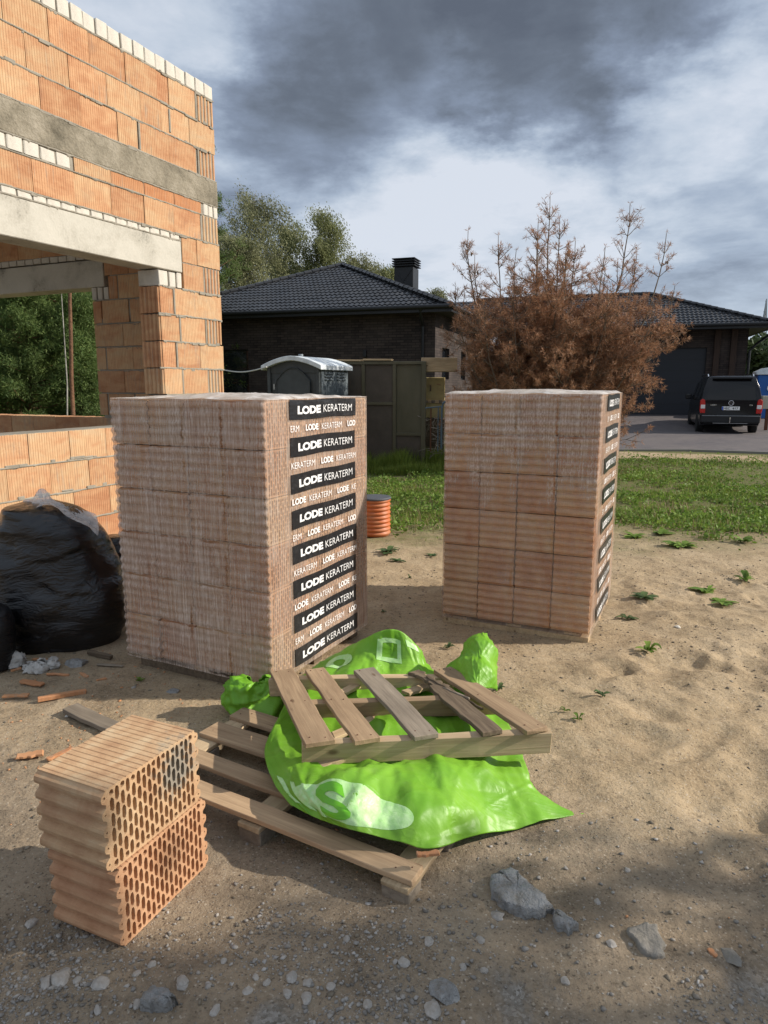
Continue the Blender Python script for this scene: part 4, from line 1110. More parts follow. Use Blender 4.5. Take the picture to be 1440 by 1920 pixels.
slab_piece('stone', [(262, 1888), (268, 1868), (292, 1855), (312, 1858), (330, 1880), (318, 1888), (285, 1896)], .028, 'largest flat grey stone at the bottom left of the gravel', 'stone', CHUNK, 19)
rock('stone', 835, 1868, 46, 44, 'grey stone in the gritty patch at the bottom centre', 'stone', CHUNK, 23, zt=.022)
slab_piece('concrete_crust', [(1172, 1752), (1205, 1738), (1232, 1745), (1245, 1780), (1240, 1806), (1215, 1800), (1190, 1782)], .012, 'low grey concrete crust half sunk in the soil at lower right', 'concrete piece', SOILG, 25)
rock('stone', 1370, 1797, 36, 34, 'flat dark grey stone near the right edge beside an orange crumb', 'stone', SOILG, 27, zt=.012)
rock('clay_crumb', 1335, 1793, 14, 14, 'small orange clay crumb beside the flat dark stone', 'clay piece', SHARD, 29)
rr = random.Random(77)
for (px, py, w) in ((115, 1832, 34), (190, 1848, 28), (88, 1840, 22), (345, 1848, 24), (60, 1726, 22), (145, 1838, 18), (258, 1890, 18), (464, 1863, 18), (340, 1855, 22), (285, 1812, 14), (183, 1900, 16),
                    (548, 1840, 20), (577, 1852, 18), (756, 1818, 22), (804, 1776, 17), (907, 1828, 14), (868, 1822, 14), (900, 1770, 16), (1145, 1780, 16), (540, 1868, 16), (500, 1850, 14), (620, 1858, 16), (1060, 1850, 16), (810, 1905, 34), (258, 1830, 16), (404, 1901, 18), (575, 1880, 20), (690, 1895, 16), (480, 1840, 12), (1120, 1700, 12), (1175, 1640, 12), (1060, 1640, 10), (650, 1770, 12), (420, 1810, 12)):
    rock('stone', px, py, w, w * rr.uniform(.7, .95), 'small pale angular stone among the grit in the foreground', 'stone', STONE, rr.randint(0, 999), 'small stones in the foreground grit', 2)
# grit: thousands of little stones nobody could count
def scatter_stones(n, fn, name, mat, seed):
    rr = np.random.default_rng(seed)
    bm = bmesh.new(); bmesh.ops.create_icosphere(bm, subdivisions=1, radius=1); B = np.array([v.co[:] for v in bm.verts]); Fb = np.array([[v.index for v in f.verts] for f in bm.faces]); bm.free()
    P, s = fn(rr, n); n = len(P); k = len(B)
    J = 1 + rr.normal(0, .27, (n, k, 1)); sc3 = s[:, None, None] * (1 + rr.normal(0, .25, (n, 1, 3)) * [1, 1, .6]) * [1, 1, .62]
    th = rr.random(n) * 6.28; c, s_ = np.cos(th), np.sin(th); V = B[None] * J * sc3
    x = V[..., 0] * c[:, None] - V[..., 1] * s_[:, None]; y = V[..., 0] * s_[:, None] + V[..., 1] * c[:, None]
    V = np.stack([x, y, V[..., 2]], -1) + P[:, None]
    Fa = (Fb[None] + (np.arange(n) * k)[:, None, None]).reshape(-1, 3)
    return tag(link(name, np_mesh(name, V.reshape(-1, 3), Fa), mat), kind='stuff')
def gritf(rr, n):
    x = rr.uniform(-1.15, 1.35, n); y = rr.uniform(1.15, 2.35, n)
    d = vnoise(np.stack([x * 2.3, y * 2.8, 0 * x], -1), 5) + .5 * vnoise(np.stack([x * 6, y * 6, 0 * x], -1), 8)
    dens = .8 * sstep(d, .0, .6) * (1 - sstep(y + .35 * x * (x > 0), 1.65, 2.1)) + .9 * np.exp(-((x + .95) ** 2 + (y - 1.62) ** 2) * 22) + .5 * np.exp(-((x + .15) ** 2 * 8 + (y - 1.72) ** 2 * 60)) + .035
    k = rr.random(n) < dens; x, y = x[k], y[k]
    s = .0011 + .0066 * rr.random(len(x)) ** 7.0
    return np.stack([x, y, gz(x, y) + s * .25], -1), s
scatter_stones(105000, gritf, 'grit', STONE, 3)
def crumbs(rr, n):
    x = rr.uniform(-2.2, 4.2, n); y = rr.uniform(1.3, 7.5, n); k = rr.random(n) < .25 + .75 * sstep(vnoise(np.stack([x * 1.4, y * 1.4, 0 * x], -1), 50), 0, .5)
    x, y = x[k], y[k]; s = .0014 + .0075 * rr.random(len(x)) ** 7
    return np.stack([x, y, gz(x, y) + s * .2], -1), s
SOILC = stone_like('soil_crumbs', [(0.3, (.14, .115, .085)), (0.7, (.30, .25, .185))], 12, 90, island=True)
scatter_stones(34000, crumbs, 'soil_crumbs', SOILC, 4)
def clayc(rr, n):
    x = rr.normal(-1.5, .45, n); y = rr.normal(3.1, .55, n); k = rr.random(n) < .12; x = np.where(k, rr.uniform(-1.5, 3, n), x); y = np.where(k, rr.uniform(1.4, 4, n), y); s = .0015 + .006 * rr.random(n) ** 4
    return np.stack([x, y, gz(x, y) + s * .2], -1), s
scatter_stones(700, clayc, 'clay_crumbs', CLAY_RED, 14)
# shards of clay at the left, wood scraps
def shard(px, py, px2, py2, w, label, mat=SHARD, name='clay_shard', cat='clay piece', th=.012, group=None, z=.012, rag=.25):
    a, b = G(px, py, z), G(px2, py2, z); m = (a + b) / 2
    o = board(name, a, b, w, th, mat, None, seed=int(px * 7 + py), ragged=rag, seg=7)
    return tag(o, label, cat, group)
shard(70, 1312, 162, 1296, .03, 'long red clay shard on the soil in front of the big bag', th=.022, z=.014, rag=.1)
shard(38, 1277, 82, 1283, .05, 'jagged red clay shard left of the long one')
shard(5, 1305, 55, 1303, .035, 'jagged red clay shard near the left edge')
for q in ((88, 1264, 130, 1266), (60, 1236, 100, 1240), (150, 1262, 165, 1270), (82, 1245, 105, 1238), (20, 1258, 40, 1252), (180, 1276, 200, 1272)):
    shard(*q, .022, 'small red clay splinter scattered in front of the bags', group='clay splinters before the bags', rag=.3)
shard(30, 1418, 82, 1410, .055, 'ribbed orange clay shard left of the two loose blocks', z=.012)
shard(86, 1425, 136, 1402, .03, 'orange clay shard tucked behind the upper loose block', z=.012)
shard(132, 1327, 214, 1365, .085, 'short weathered plank offcut behind the loose blocks', WOOD_G, 'plank_offcut', 'plank', .022, z=.018, rag=.04)
shard(165, 1222, 210, 1232, .035, 'grey split wood chip between the bag and the block stack', WOOD_D, 'wood_chip', 'wood piece', .022, z=.018)
shard(180, 1246, 232, 1249, .022, 'thin pale lath lying by the block stack foot', WOOD_G, 'wood_chip', 'wood piece', .008, z=.01)
shard(778, 1601, 824, 1598, .022, 'small orange clay chip on the lower pallet corner', z=.15)
shard(1096, 1455, 1146, 1500, .006, 'thin dry twig on the sand right of the pallets', WOOD_G, 'twig', 'twig', .005, z=.01, rag=0)
RAG = stone_like('dusty_rag', [(0.3, (.36, .34, .31)), (0.7, (.60, .58, .54))], 20, 90, .5)
def rag(name, px, py, label, s, seed):
    c = G(px, py, 0); r = []
    for sc_, z in ((.2, .05), (.7, .05), (1.0, .028), (1.0, .0)):
        r.append([c + np.array([sc_ * s * math.cos(a), sc_ * s * .6 * math.sin(a), z * s * 14 * (1 + .3 * math.sin(3 * a + seed))]) for a in np.linspace(0, 2 * math.pi, 11)])
    tag(sheet_world(r, 6, seed, .016, .01).obj(name, RAG), label, 'rag')
rag('rag', 22, 1246, 'dusty white rag bunched at the foot of the bags', .075, 3)
rag('rag', 66, 1256, 'flattened off-white work glove right of the dusty rag', .06, 7)
rag('rag', 96, 1252, 'small off-white scrap of cloth beside the round pale stone', .035, 17)
rock('stone', 127, 1340, 12, 9, 'small white stone by the plank offcut', 'stone', SILIC, 31, zt=.01)
rock('stone', 325, 1297, 28, 12, 'flat grey cobble in the shade before the block stack', 'stone', CHUNK, 33, zt=.015)
rock('stone', 250, 1290, 10, 7, 'tiny pale stone in the shade of the stack', 'stone', STONE, 35)
# ------------------------------------------------------------------ corrugated pipe with lid
def m_pipe(t):
    o = t.coord(); n = t.noise(o, 9, 4, .6)
    return dict(Base_Color=t.mix(t.map(n, .4, .7, 0, .6), (.50, .13, .035), (.42, .22, .12)))
PIPE = MAT('orange_plastic', m_pipe, rough=.5)
c = G(703, 1008, 0); c[1] += .16
pp = thing('drain_pipe', 'orange corrugated drain pipe standing in the sand under a dark grey lid', 'pipe', (c[0], c[1], 0))
prof = [(.15, 0.0)]
for i in range(9):
    z = .008 + i * .044; prof += [(.150, z), (.165, z + .010), (.168, z + .022), (.163, z + .032), (.149, z + .040)]
MB().lathe(prof, 40).build('pipe', PIPE, pp, smooth=True)
MB().lathe([(.14, .395), (.172, .395), (.174, .405), (.165, .415), (.05, .420), (.0, .420)], 40).build('lid', MAT('grey_lid', color=(.075, .08, .09), rough=.6), pp)

# ------------------------------------------------------------------ portable toilet
POT = MAT('dark_toilet_plastic', lambda t: dict(Base_Color=t.mix(t.map(t.noise(t.coord(), 3, 4, .6), .4, .7), (.045, .052, .054), (.07, .08, .082))), rough=.5)
POTW = MAT('white_toilet_roof', lambda t: dict(Base_Color=t.mix(t.map(t.noise(t.coord(), 6, 5, .65), .4, .75), (.72, .77, .80), (.50, .54, .56))), rough=.5)
POTS = MAT('toilet_side', lambda t: dict(Base_Color=t.mix(t.map(t.noise(t.coord(), 14, 4, .6), .4, .7), (.09, .11, .125), (.15, .175, .19))), rough=.5)
hd = math.radians(18.4)                      # heading of the lot and house
hu = np.array([math.cos(hd), -math.sin(hd)]); hv = np.array([math.sin(hd), math.cos(hd)])
c = AY(600, 720, 12.6)
tl = thing('portable_toilet', 'dark grey portable toilet with curved white roof behind the nearer block stack', 'portable toilet', (c[0], c[1], 0), -math.radians(24))
# local: x right along the door side, -y to the viewer; right front corner at the origin
W_, Dp, Hh = 1.10, 1.10, 1.92
MB().box((-W_ / 2, Dp / 2, Hh / 2), (W_ - .04, Dp - .04, Hh)).build('cabin', POT, tl, .02, 2)
for x in (-.035, -W_ + .035):
    MB().box((x, .0, Hh / 2), (.07, .05, Hh)).build('corner_post', POT, tl, .01)
arch = [(-W_ + .20, .25), (-W_ + .20, 1.66), (-W_ + .34, 1.80), (-W_ / 2 - .08, 1.88), (-W_ / 2 + .08, 1.88), (-.34, 1.80), (-.20, 1.66), (-.20, .25)]
MB().prism([(x, z) for x, z in arch], -.012, .022, Matrix.Rotation(R(90), 4, 'X')).build('door', POT, tl, .008)
MB().tube([(x, -.028, z) for x, z in arch[:]], .012, 6).build('door_frame', POT, tl)
MB().box((-W_ + .16, -.03, 1.55), (.03, .03, .10)).build('hinge', MAT('hinge_metal', color=(.35, .35, .33), rough=.4, metal=.6), tl)
MB().box((.003, Dp / 2, Hh / 2), (.03, Dp - .06, Hh - .05)).build('side_panel', POTS, tl, .006)
for yy in (.30, .78):
    for k in range(4): MB().box((.026, yy, 1.84 - k * .055), (.03, .32, .022), Matrix.Identity(4)).build('vent_louvre', POTS, tl, .003)
for yy in (.18, .4, .62, .84): MB().box((.022, yy, 1.2), (.015, .05, .72)).build('rib', POTS, tl, .004)
rf = MB(); n = 14; V = []
for i in range(n + 1):
    s = i / n; x = -W_ - .08 + s * (W_ + .16); z = 1.93 + .17 * (1 - abs(2 * s - 1) ** 1.7)
    for y in (-.10, Dp + .06): V += [(x, y, z - .085), (x, y, z)]
Fc = []
for i in range(n):
    a = i * 4; b = a + 4; Fc += [(a + 1, b + 1, b + 3, a + 3), (a, a + 2, b + 2, b), (a, b, b + 1, a + 1), (a + 2, a + 3, b + 3, b + 2)]
Fc += [(0, 1, 3, 2), (n * 4, n * 4 + 2, n * 4 + 3, n * 4 + 1)]
rf.add(V, Fc).build('roof', POTW, tl, .008)
MB().prism([(-W_ + .03 + i * (W_ - .06) / 10, 1.90 + .16 * (1 - abs(i / 5 - 1) ** 1.7)) for i in range(11)][::-1] + [(-W_ + .03, 1.80), (-.03, 1.80)], -Dp + .02, .0, Matrix.Rotation(R(90), 4, 'X')).build('gable', POT, tl)
MB().tube([(-W_ * .62, .5, 1.95), (-W_ * .62, .5, 2.15)], .045, 12).build('vent_pipe', MAT('vent_grey', color=(.28, .31, .33)), tl)
cb = MB(); a_ = AY(421, 694, 14.5); b_ = AY(500, 688, 12.4); cb.tube([tuple(a_ + (b_ - a_) * s - np.array([0, 0, .06 * math.sin(math.pi * s)])) for s in np.linspace(0, 1, 10)], .012, 6)
tag(cb.build('cable', MAT('pale_cable', color=(.6, .6, .58))), 'thin pale cable sagging from the house corner towards the toilet roof', 'cable')

# ------------------------------------------------------------------ green sheet metal screen with timber on top
GM = MAT('olive_sheet_metal', lambda t: dict(Base_Color=t.mix(t.map(t.noise(t.scale(t.coord(), (1, 1, .3)), 2.5, 5, .6), .35, .7), (.085, .078, .045), (.13, .115, .07)), Normal=t.bump(t.noise(t.coord(), 3, 3, .5), .3, .05)), rough=.55)
GM2 = MAT('brown_sheet_metal', lambda t: dict(Base_Color=t.mix(t.map(t.noise(t.coord(), 2.5, 5, .6), .35, .7), (.07, .056, .042), (.105, .085, .065))), rough=.6)
FY = 13.75
c = AY(795, 720, FY); fo = thing('metal_screen', 'tall olive and brown sheet metal screen panel between the toilet and the dead pine', 'fence', (c[0], c[1], 0), -math.radians(9))
k = FY / F
wds = [(0.0, .155), (.155 + .0, .325), (.325, .47)]
xsn = [0, -.58, -1.20, -1.78, -2.4]
for i in range(4):
    x1, x0 = xsn[i], xsn[i + 1]
    zz_ = [0.0, .62, 1.98] if i == 0 else [0.0, 1.22, 1.98] if i == 1 else [0, 1.98]
    for j in range(len(zz_) - 1):
        mt = GM if (i == 0 and j == 1) else GM2
        MB().box(((x0 + x1) / 2, .02, (zz_[j] + zz_[j + 1]) / 2), (x1 - x0 - .03, .012, zz_[j + 1] - zz_[j] - .02)).build('panel', mt, fo, .003)
        if j: MB().box(((x0 + x1) / 2, .0, zz_[j]), (x1 - x0 - .07, .05, .055)).build('rail', GM, fo, .004)
    MB().box((x0, -.003, 1.0), (.07, .06, 2.0)).build('post', GM, fo, .006)
MB().box((-.003, -.003, 1.0), (.09, .07, 2.0)).build('post', GM, fo, .006)
MB().box((-1.2, -.002, 2.005), (2.48, .075, .06)).build('top_rail', GM, fo, .006)
for (a, b, zt) in ((-2.5, -1.80, 2.05), (-1.78, -1.22, 2.06), (-1.19, -.62, 2.07)):
    board('plank', (c[0] + a * math.cos(R(9)), c[1] - a * math.sin(R(9)) + .05, zt), (c[0] + b * math.cos(R(9)), c[1] - b * math.sin(R(9)) + .05, zt - .005), .22, .03, WOOD_L, fo, seed=int(-a * 10))
# timber beam end, crates and junk beside the screen
cb = AY(795, 680, 13.45); ce = AY(862, 690, 13.2)
bo = MB().box((0, 0, 0), (.70, .25, .27)).build('timber_beam', WOOD_L, None, .008); bo.location = ((cb[0] + ce[0]) / 2, 13.9, 1.97); bo.rotation_euler = (0, 0, R(-6)); tag(bo, 'rough sawn timber block laid across the end of the metal screen', 'beam')
YB = MAT('yellow_board', lambda t: dict(Base_Color=t.mix(t.map(t.noise(t.coord(), 6, 5, .6), .4, .7), (.46, .37, .17), (.33, .25, .12))), rough=.8)
c = AY(815, 745, 14.3); cr_ = thing('hive_box', 'stacked yellow wooden box under a striped edge beside the metal screen', 'box', (c[0] - .02, c[1], 0))
MB().box((0, 0, 1.50), (.42, .40, .46)).build('upper_box', YB, cr_, .01); MB().box((-.02, 0, 1.08), (.46, .42, .30)).build('lower_box', YB, cr_, .01)
for i in range(7): MB().box((-.25 + i * .075, -.215, 1.25), (.07, .03, .06)).build('edge_strip', WOOD_G if i % 2 else WOOD_L, cr_, .003)
MB().box((0, .0, .45), (.42, .36, .90)).build('stand', WOOD_D, cr_, .01)
MB().box((-.08, -.215, 1.52), (.03, .02, .12)).build('strap', WOOD_D, cr_); MB().tube([(.04, -.215, 1.6), (.12, -.22, 1.58)], .006, 5).build('handle', RUST, cr_)
STEEL = MAT('bluish_steel', color=(.12, .17, .21), rough=.45, metal=.3)
c = AY(826, 800, 13.6); rk = thing('steel_frame', 'rusty blue steel tube frame with a curved handle in the junk pile', 'frame', (c[0], c[1], 0))
MB().tube([(.02, 0, .35), (.02, 0, 1.14), (.04, 0, 1.23), (.11, 0, 1.28), (.19, 0, 1.24)], .022, 8).build('handle_tube', STEEL, rk)
MB().tube([(-.19, 0, .3), (-.19, 0, 1.14)], .015, 6).build('upright', RUST, rk); MB().tube([(-.30, 0, 1.14), (.02, 0, 1.17)], .014, 6).build('crossbar', STEEL, rk)
MB().tube([(-.05, -.02, .3), (-.05, -.02, 1.16)], .012, 6).build('upright', STEEL, rk)
TW = stone_like('dry_branch', [(0.3, (.16, .13, .10)), (0.7, (.42, .37, .30))], 3, 40)
rr = random.Random(4); jb = MB()
for i in range(150):
    p = Vector((c[0] - .28 + rr.random() * .60, 13.7 + rr.random() * .8, .02 + rr.random() ** 1.1 * .88)); d = Vector((rr.uniform(-1, 1), rr.uniform(-.6, .3), rr.uniform(-.45, .5))).normalized(); L = rr.uniform(.12, .42)
    m1 = p + d * L * .5 + Vector((rr.uniform(-.05, .05), 0, rr.uniform(-.05, .05))); r_ = rr.uniform(.004, .013)
    jb.tube([p, m1, p + d * L], [r_, r_ * .8, r_ * .4], 5)
tag(jb.build('branch_heap', TW), 'heap of dry cut branches and roots beside the metal screen', 'branches', kind='stuff')

# ------------------------------------------------------------------ the finished dark house
def m_tile(t):
    o = t.coord(); r = t.rnd(); n = t.noise(t.pos(), 1.5, 4, .6)
    return dict(Base_Color=t.mix(t.map(n, .3, .7), (.013, .014, .017), (.030, .032, .037)), Roughness=t.map(r, 0, 1, .34, .5))
TILE = MAT('black_roof_tile', m_tile, rough=.4, spec=.5)
def m_dbrick(t):
    o = t.coord('Object'); q = t.xyz(o)
    uv = t.node('ShaderNodeCombineXYZ'); t.put(uv.inputs[0], t.math('ADD', q[0], q[1])); t.put(uv.inputs[1], q[2])
    b = t.node('ShaderNodeTexBrick'); t.put(b.inputs['Vector'], uv.outputs[0]); b.inputs['Scale'].default_value = 1.0
    b.inputs['Brick Width'].default_value = .25; b.inputs['Row Height'].default_value = .082; b.inputs['Mortar Size'].default_value = .008; b.inputs['Mortar Smooth'].default_value = .3
    b.inputs['Color1'].default_value = (.06, .046, .041, 1); b.inputs['Color2'].default_value = (.026, .021, .021, 1); b.inputs['Mortar'].default_value = (.012, .011, .011, 1); b.inputs['Bias'].default_value = -.1
    c = t.mix(t.map(t.noise(o, 1.2, 4, .6), .4, .7, 0, .4), b.outputs[0], (.10, .08, .07))
    return dict(Base_Color=c, Normal=t.bump(b.outputs[1], -.8, .02))
DBR = MAT('dark_facing_brick', m_dbrick, rough=.85, spec=.2)
BLK = MAT('black_metal', color=(.011, .012, .014), rough=.45); DGL = MAT('dark_glass', color=(.012, .014, .017), rough=.06, spec=.8)
DOOR = MAT('anthracite_door', color=(.018, .021, .028), rough=.5); DWOOD = MAT('brown_pilaster', lambda t: dict(Base_Color=t.mix(t.map(t.noise(t.scale(t.coord(), (4, 4, .3)), 6, 4, .6), .4, .7), (.055, .032, .022), (.028, .018, .014))), rough=.8)
SOFF = MAT('dark_soffit', color=(.018, .016, .016), rough=.8)
EZ = 3.84; E0 = np.array([AY(843, 720, 21.1)[0], 21.1])
hs = thing('brick_house', 'low dark brick house with black tiled hip roofs and garage wing behind the dead pine', 'house', (E0[0], E0[1], 0), -hd)
# house frame: +x along the eaves to the right, +y away; origin below the near right eave corner
def hbox(n_, c, s, m_, bev=.0): return MB().box(c, s).build(n_, m_, hs, bev)
def window(name, x0, x1, z0, z1, yf, face='front', n=2):
    """frame and panes set back 0.12 in the wall plane"""
    P = (lambda a, d, z: (a, yf + d, z)) if face == 'front' else (lambda a, d, z: (yf - d, a, z))
    def bx(m, a0, a1, d0, d1, q0, q1):
        p, q = P(a0, d0, q0), P(a1, d1, q1)
        return m.box([(p[i] + q[i]) / 2 for i in range(3)], [abs(q[i] - p[i]) for i in range(3)])
    m = MB(); t_ = .06
    bx(m, x0, x1, .10, .17, z0, z0 + t_); bx(m, x0, x1, .10, .17, z1 - t_, z1); bx(m, x0, x0 + t_, .101, .169, z0 + t_, z1 - t_); bx(m, x1 - t_, x1, .101, .169, z0 + t_, z1 - t_)
    for i in range(1, n): a = x0 + (x1 - x0) * i / n; bx(m, a - .03, a + .03, .102, .168, z0 + t_, z1 - t_)
    w = m.build('window', BLK, hs)
    for i in range(n):
        a0 = x0 + (x1 - x0) * i / n + .04; a1 = x0 + (x1 - x0) * (i + 1) / n - .04
        g_ = MB(); bx(g_, a0, a1, .13, .14, z0 + .05, z1 - .05); g_.build('pane', DGL, w)
def wall(name, a0, a1, yf, face, z1, holes, th=.3):
    """wall slab with rectangular holes (a0,a1,z0,z1)"""
    P = (lambda a, d, z: (a, yf + d, z)) if face == 'front' else (lambda a, d, z: (yf - d, a, z))
    m = MB()
    def bx(p0, p1, q0, q1):
        p, q = P(p0, 0, q0), P(p1, th, q1); m.box([(p[i] + q[i]) / 2 for i in range(3)], [abs(q[i] - p[i]) for i in range(3)])
    cuts = sorted(set([a0, a1] + [h[0] for h in holes] + [h[1] for h in holes]))
    for i in range(len(cuts) - 1):
        c0, c1 = cuts[i], cuts[i + 1]; zs = [(0, z1)]
        for h in holes:
            if h[0] <= c0 + 1e-6 and h[1] >= c1 - 1e-6: zs = [(0, h[2]), (h[3], z1)]
        for q0, q1 in zs:
            if q1 - q0 > .01: bx(c0, c1, q0, q1)
    return m.build(name, DBR, hs)
OV = .62; A5 = 5.63
WZ = EZ - .02
fw = [(-10.3, -7.1, 1.2, 2.75)]
wall('wall', -11.26 + OV, -OV, OV, 'front', WZ, fw); window('w', -10.3, -7.1, 1.2, 2.75, OV, 'front', 3)
sw = [(1.55, 2.55, 1.75, 2.75), (4.4, 5.2, 1.75, 2.75), (6.6, 7.6, 1.2, 2.75)]
wall('wall', OV + .302, 10.4, -OV, 'side', WZ, sw)
for h in sw: window('w', h[0], h[1], h[2], h[3], -OV, 'side', 1)
wall('wall', OV + .302, 16, -11.26 + OV + .3, 'side', WZ, [])
# garage wing: front eave at y=9.64, x from 0 to 10.28
GY, GX = 9.64, 10.28; RW = 4.39
gw = [(4.2, 8.1, .33, 3.05)]
wall('wall', -.3, GX - OV - .1, GY + 1.0, 'front', WZ, gw)
wall('wall', GY + 1.302, GY + 2 * RW - .5, GX - OV - .1, 'side', WZ, [])
gd = hbox('garage_door', (6.15, GY + 1.18, 1.69), (3.9, .06, 2.72), DOOR)
for i in range(1, 6): MB().box((6.15, GY + 1.146, .33 + i * .452), (3.88, .012, .012)).build('door_groove', BLK, gd)
for x in (8.45, 9.05): hbox('pilaster', (x, GY + .93, 1.95), (.22, .13, 3.6), DWOOD, .01)
# soffits and fascias
def slab(nm, x0, x1, y0, y1, z0, z1, m_): return hbox(nm, ((x0 + x1) / 2, (y0 + y1) / 2, (z0 + z1) / 2), (x1 - x0, y1 - y0, z1 - z0), m_)
slab('soffit', -11.26, -.004, .004, OV + .2, EZ - .11, EZ - .08, SOFF); slab('soffit', -OV - .2, -.004, OV + .204, GY - .01, EZ - .112, EZ - .082, SOFF)
slab('soffit', -.3, GX - .004, GY + .004, GY + 1.2, EZ - .11, EZ - .08, SOFF); slab('soffit', GX - .9, GX - .004, GY + 1.204, GY + 2 * RW, EZ - .112, EZ - .082, SOFF)
slab('fascia', -11.3, .03, -.03, 0, EZ - .14, EZ + .05, BLK); slab('fascia', .0, .03, .003, GY, EZ - .14, EZ + .05, BLK)
slab('fascia', .033, GX + .03, GY - .03, GY, EZ - .14, EZ + .05, BLK); slab('fascia', GX, GX + .03, GY + .003, GY + 2 * RW, EZ - .14, EZ + .05, BLK)
for p in (((-11.3, -.09, EZ + .01), (.09, -.09, EZ + .01)), ((.09, -.09, EZ + .01), (.09, GY - .1, EZ + .01)), ((.1, GY - .09, EZ + .01), (GX + .1, GY - .09, EZ + .01)), ((GX + .09, GY - .09, EZ + .01), (GX + .09, GY + 8, EZ + .01))):
    MB().tube(p, .065, 10).build('gutter', BLK, hs)
MB().tube([(-.9, -.09, EZ - .02), (-.95, .1, EZ - .22), (-1.0, OV - .06, EZ - .5), (-1.0, OV - .06, .1)], .045, 10).build('downpipe', BLK, hs)
MB().tube([(GX + .02, GY - .07, EZ - .02), (GX - .02, GY + .1, EZ - .30), (GX - .45, GY + .8, EZ - .70), (GX - OV - .02, GY + .94, EZ - .95), (GX - OV - .02, GY + .94, .35)], .05, 10).build('downpipe', BLK, hs)
hbox('wall_lamp', (-2.9, OV - .05, 2.55), (.10, .10, .22), BLK, .01)
# tiled slopes
def tile_mesh(w, L):
    m = MB(); n = 12; V = []
    for j, (y, dz) in enumerate(((0, .034), (L + .03, .004))):
        for i in range(n + 1):
            x = i / n * w; ph = i / n * 2 * math.pi * 2
            V.append((x, y, dz + .022 * (.5 + .5 * math.cos(ph)) ** 1.5 + .006 * math.cos(ph)))
    V += [(V[i][0], 0, V[i][2] - .028) for i in range(n + 1)]
    Fc = [(i, i + 1, n + 2 + i, n + 1 + i) for i in range(n)] + [(2 * n + 2 + i, 2 * n + 3 + i, i + 1, i) for i in range(n)]
    m.add(V, Fc); return m
def slope(o, eu, es, poly, tw=.338, tl_=.357, individual=False, parent=None, name='roof_slope'):
    """o eave corner, eu along the eave, es up the slope; poly in (u, s) metres"""
    o, eu, es = Vector(o), Vector(eu), Vector(es); en = eu.cross(es)
    M0 = Matrix((eu, es, en)).transposed().to_4x4(); M0.translation = o
    base = MB(); base.add([(u, s, -.06) for u, s in poly] + [(u, s, -.005) for u, s in poly], [tuple(range(len(poly)))[::-1], tuple(range(len(poly), 2 * len(poly)))] + [(i, (i + 1) % len(poly), (i + 1) % len(poly) + len(poly), i + len(poly)) for i in range(len(poly))], M0)
    ro = base.build('roof', TILE, parent)
    def inside(u, s):
        r = False; n = len(poly)
        for i in range(n):
            a, b = poly[i], poly[(i + 1) % n]
            if (a[1] > s) != (b[1] > s) and u < (b[0] - a[0]) * (s - a[1]) / (b[1] - a[1]) + a[0]: r = not r
        return r
    tm = tile_mesh(tw, tl_); me = None; umax = max(p[0] for p in poly); smax = max(p[1] for p in poly); jm = MB(); cnt = 0; rr = random.Random(2)
    for j in range(int(smax / tl_) + 1):
        for i in range(int(umax / tw) + 1):
            u, s = i * tw, j * tl_ - .04
            if not (inside(u + tw / 2, s + tl_ / 2 + .03)): continue
            M = M0 @ Matrix.Translation((u, s, rr.uniform(0, .004)))
            if individual and cnt < 298:
                if me is None: me = tm.mesh('roof_tile')
                link('roof_tile', me, TILE, ro, M); cnt += 1
            else: jm.add(tm.v, tm.f, M)
    if jm.v: tag(jm.build('roof_tiles', TILE, ro), kind='stuff')
    return ro
h1 = 2.27; sl1 = math.hypot(A5, h1); sy, sz = A5 / sl1, h1 / sl1
slope((-11.26, 0, EZ), (1, 0, 0), (0, sy, sz), [(0, 0), (11.26, 0), (5.63, sl1)], individual=True, parent=hs)
slope((0, 0, EZ), (0, 1, 0), (-sy, 0, sz), [(0, 0), (14, 0), (14, sl1), (5.63, sl1)], parent=hs)
h2 = 1.72; sl2 = math.hypot(RW, h2); sy2, sz2 = RW / sl2, h2 / sl2
slope((-5, GY, EZ), (1, 0, 0), (0, sy2, sz2), [(0, 0), (GX + 5, 0), (GX + 5 - RW, sl2), (0, sl2)], parent=hs)
slope((GX, GY, EZ), (0, 1, 0), (-sy2, 0, sz2), [(0, 0), (2 * RW, 0), (RW, sl2)], parent=hs)
def ridge(a, b, r=.09):
    a, b = Vector(a), Vector(b); L = (b - a).length; n = int(L / .33); d = (b - a) / n
    for i in range(n):
        p = a + d * i; m = MB().tube([p, p + d * 1.08], [r * 1.12, r * .92], 8); m.build('ridge_tile', TILE, hs)
ridge((0, 0, EZ + .05), (-A5, A5, EZ + h1 + .05)); ridge((-11.26, 0, EZ + .05), (-A5, A5, EZ + h1 + .05)); ridge((-A5, A5, EZ + h1 + .05), (-A5, 14, EZ + h1 + .05))
ridge((GX, GY, EZ + .05), (GX - RW, GY + RW, EZ + h2 + .05)); ridge((-2, GY + RW, EZ + h2 + .05), (GX - RW, GY + RW, EZ + h2 + .05)); ridge((GX, GY + 2 * RW, EZ + .05), (GX - RW, GY + RW, EZ + h2 + .05))
# chimney
cx_, cy_ = -2.62, 4.2
ch = hbox('chimney', (cx_, cy_, 5.0), (.70, .70, 1.3), BLK, .01)
for i in range(4): MB().box((cx_, cy_, 5.70 + i * .08), (.84, .84, .03)).build('chimney_louvre', BLK, ch, .004)
MB().box((cx_, cy_, 5.80), (.55, .55, .30)).build('chimney_core', BLK, ch)
for s in (-1, 1): MB().tube([(cx_ - s * .34, cy_ - .355, 4.75), (cx_ + s * .34, cy_ - .355, 5.6)], .012, 5).build('chimney_seam', BLK, ch)

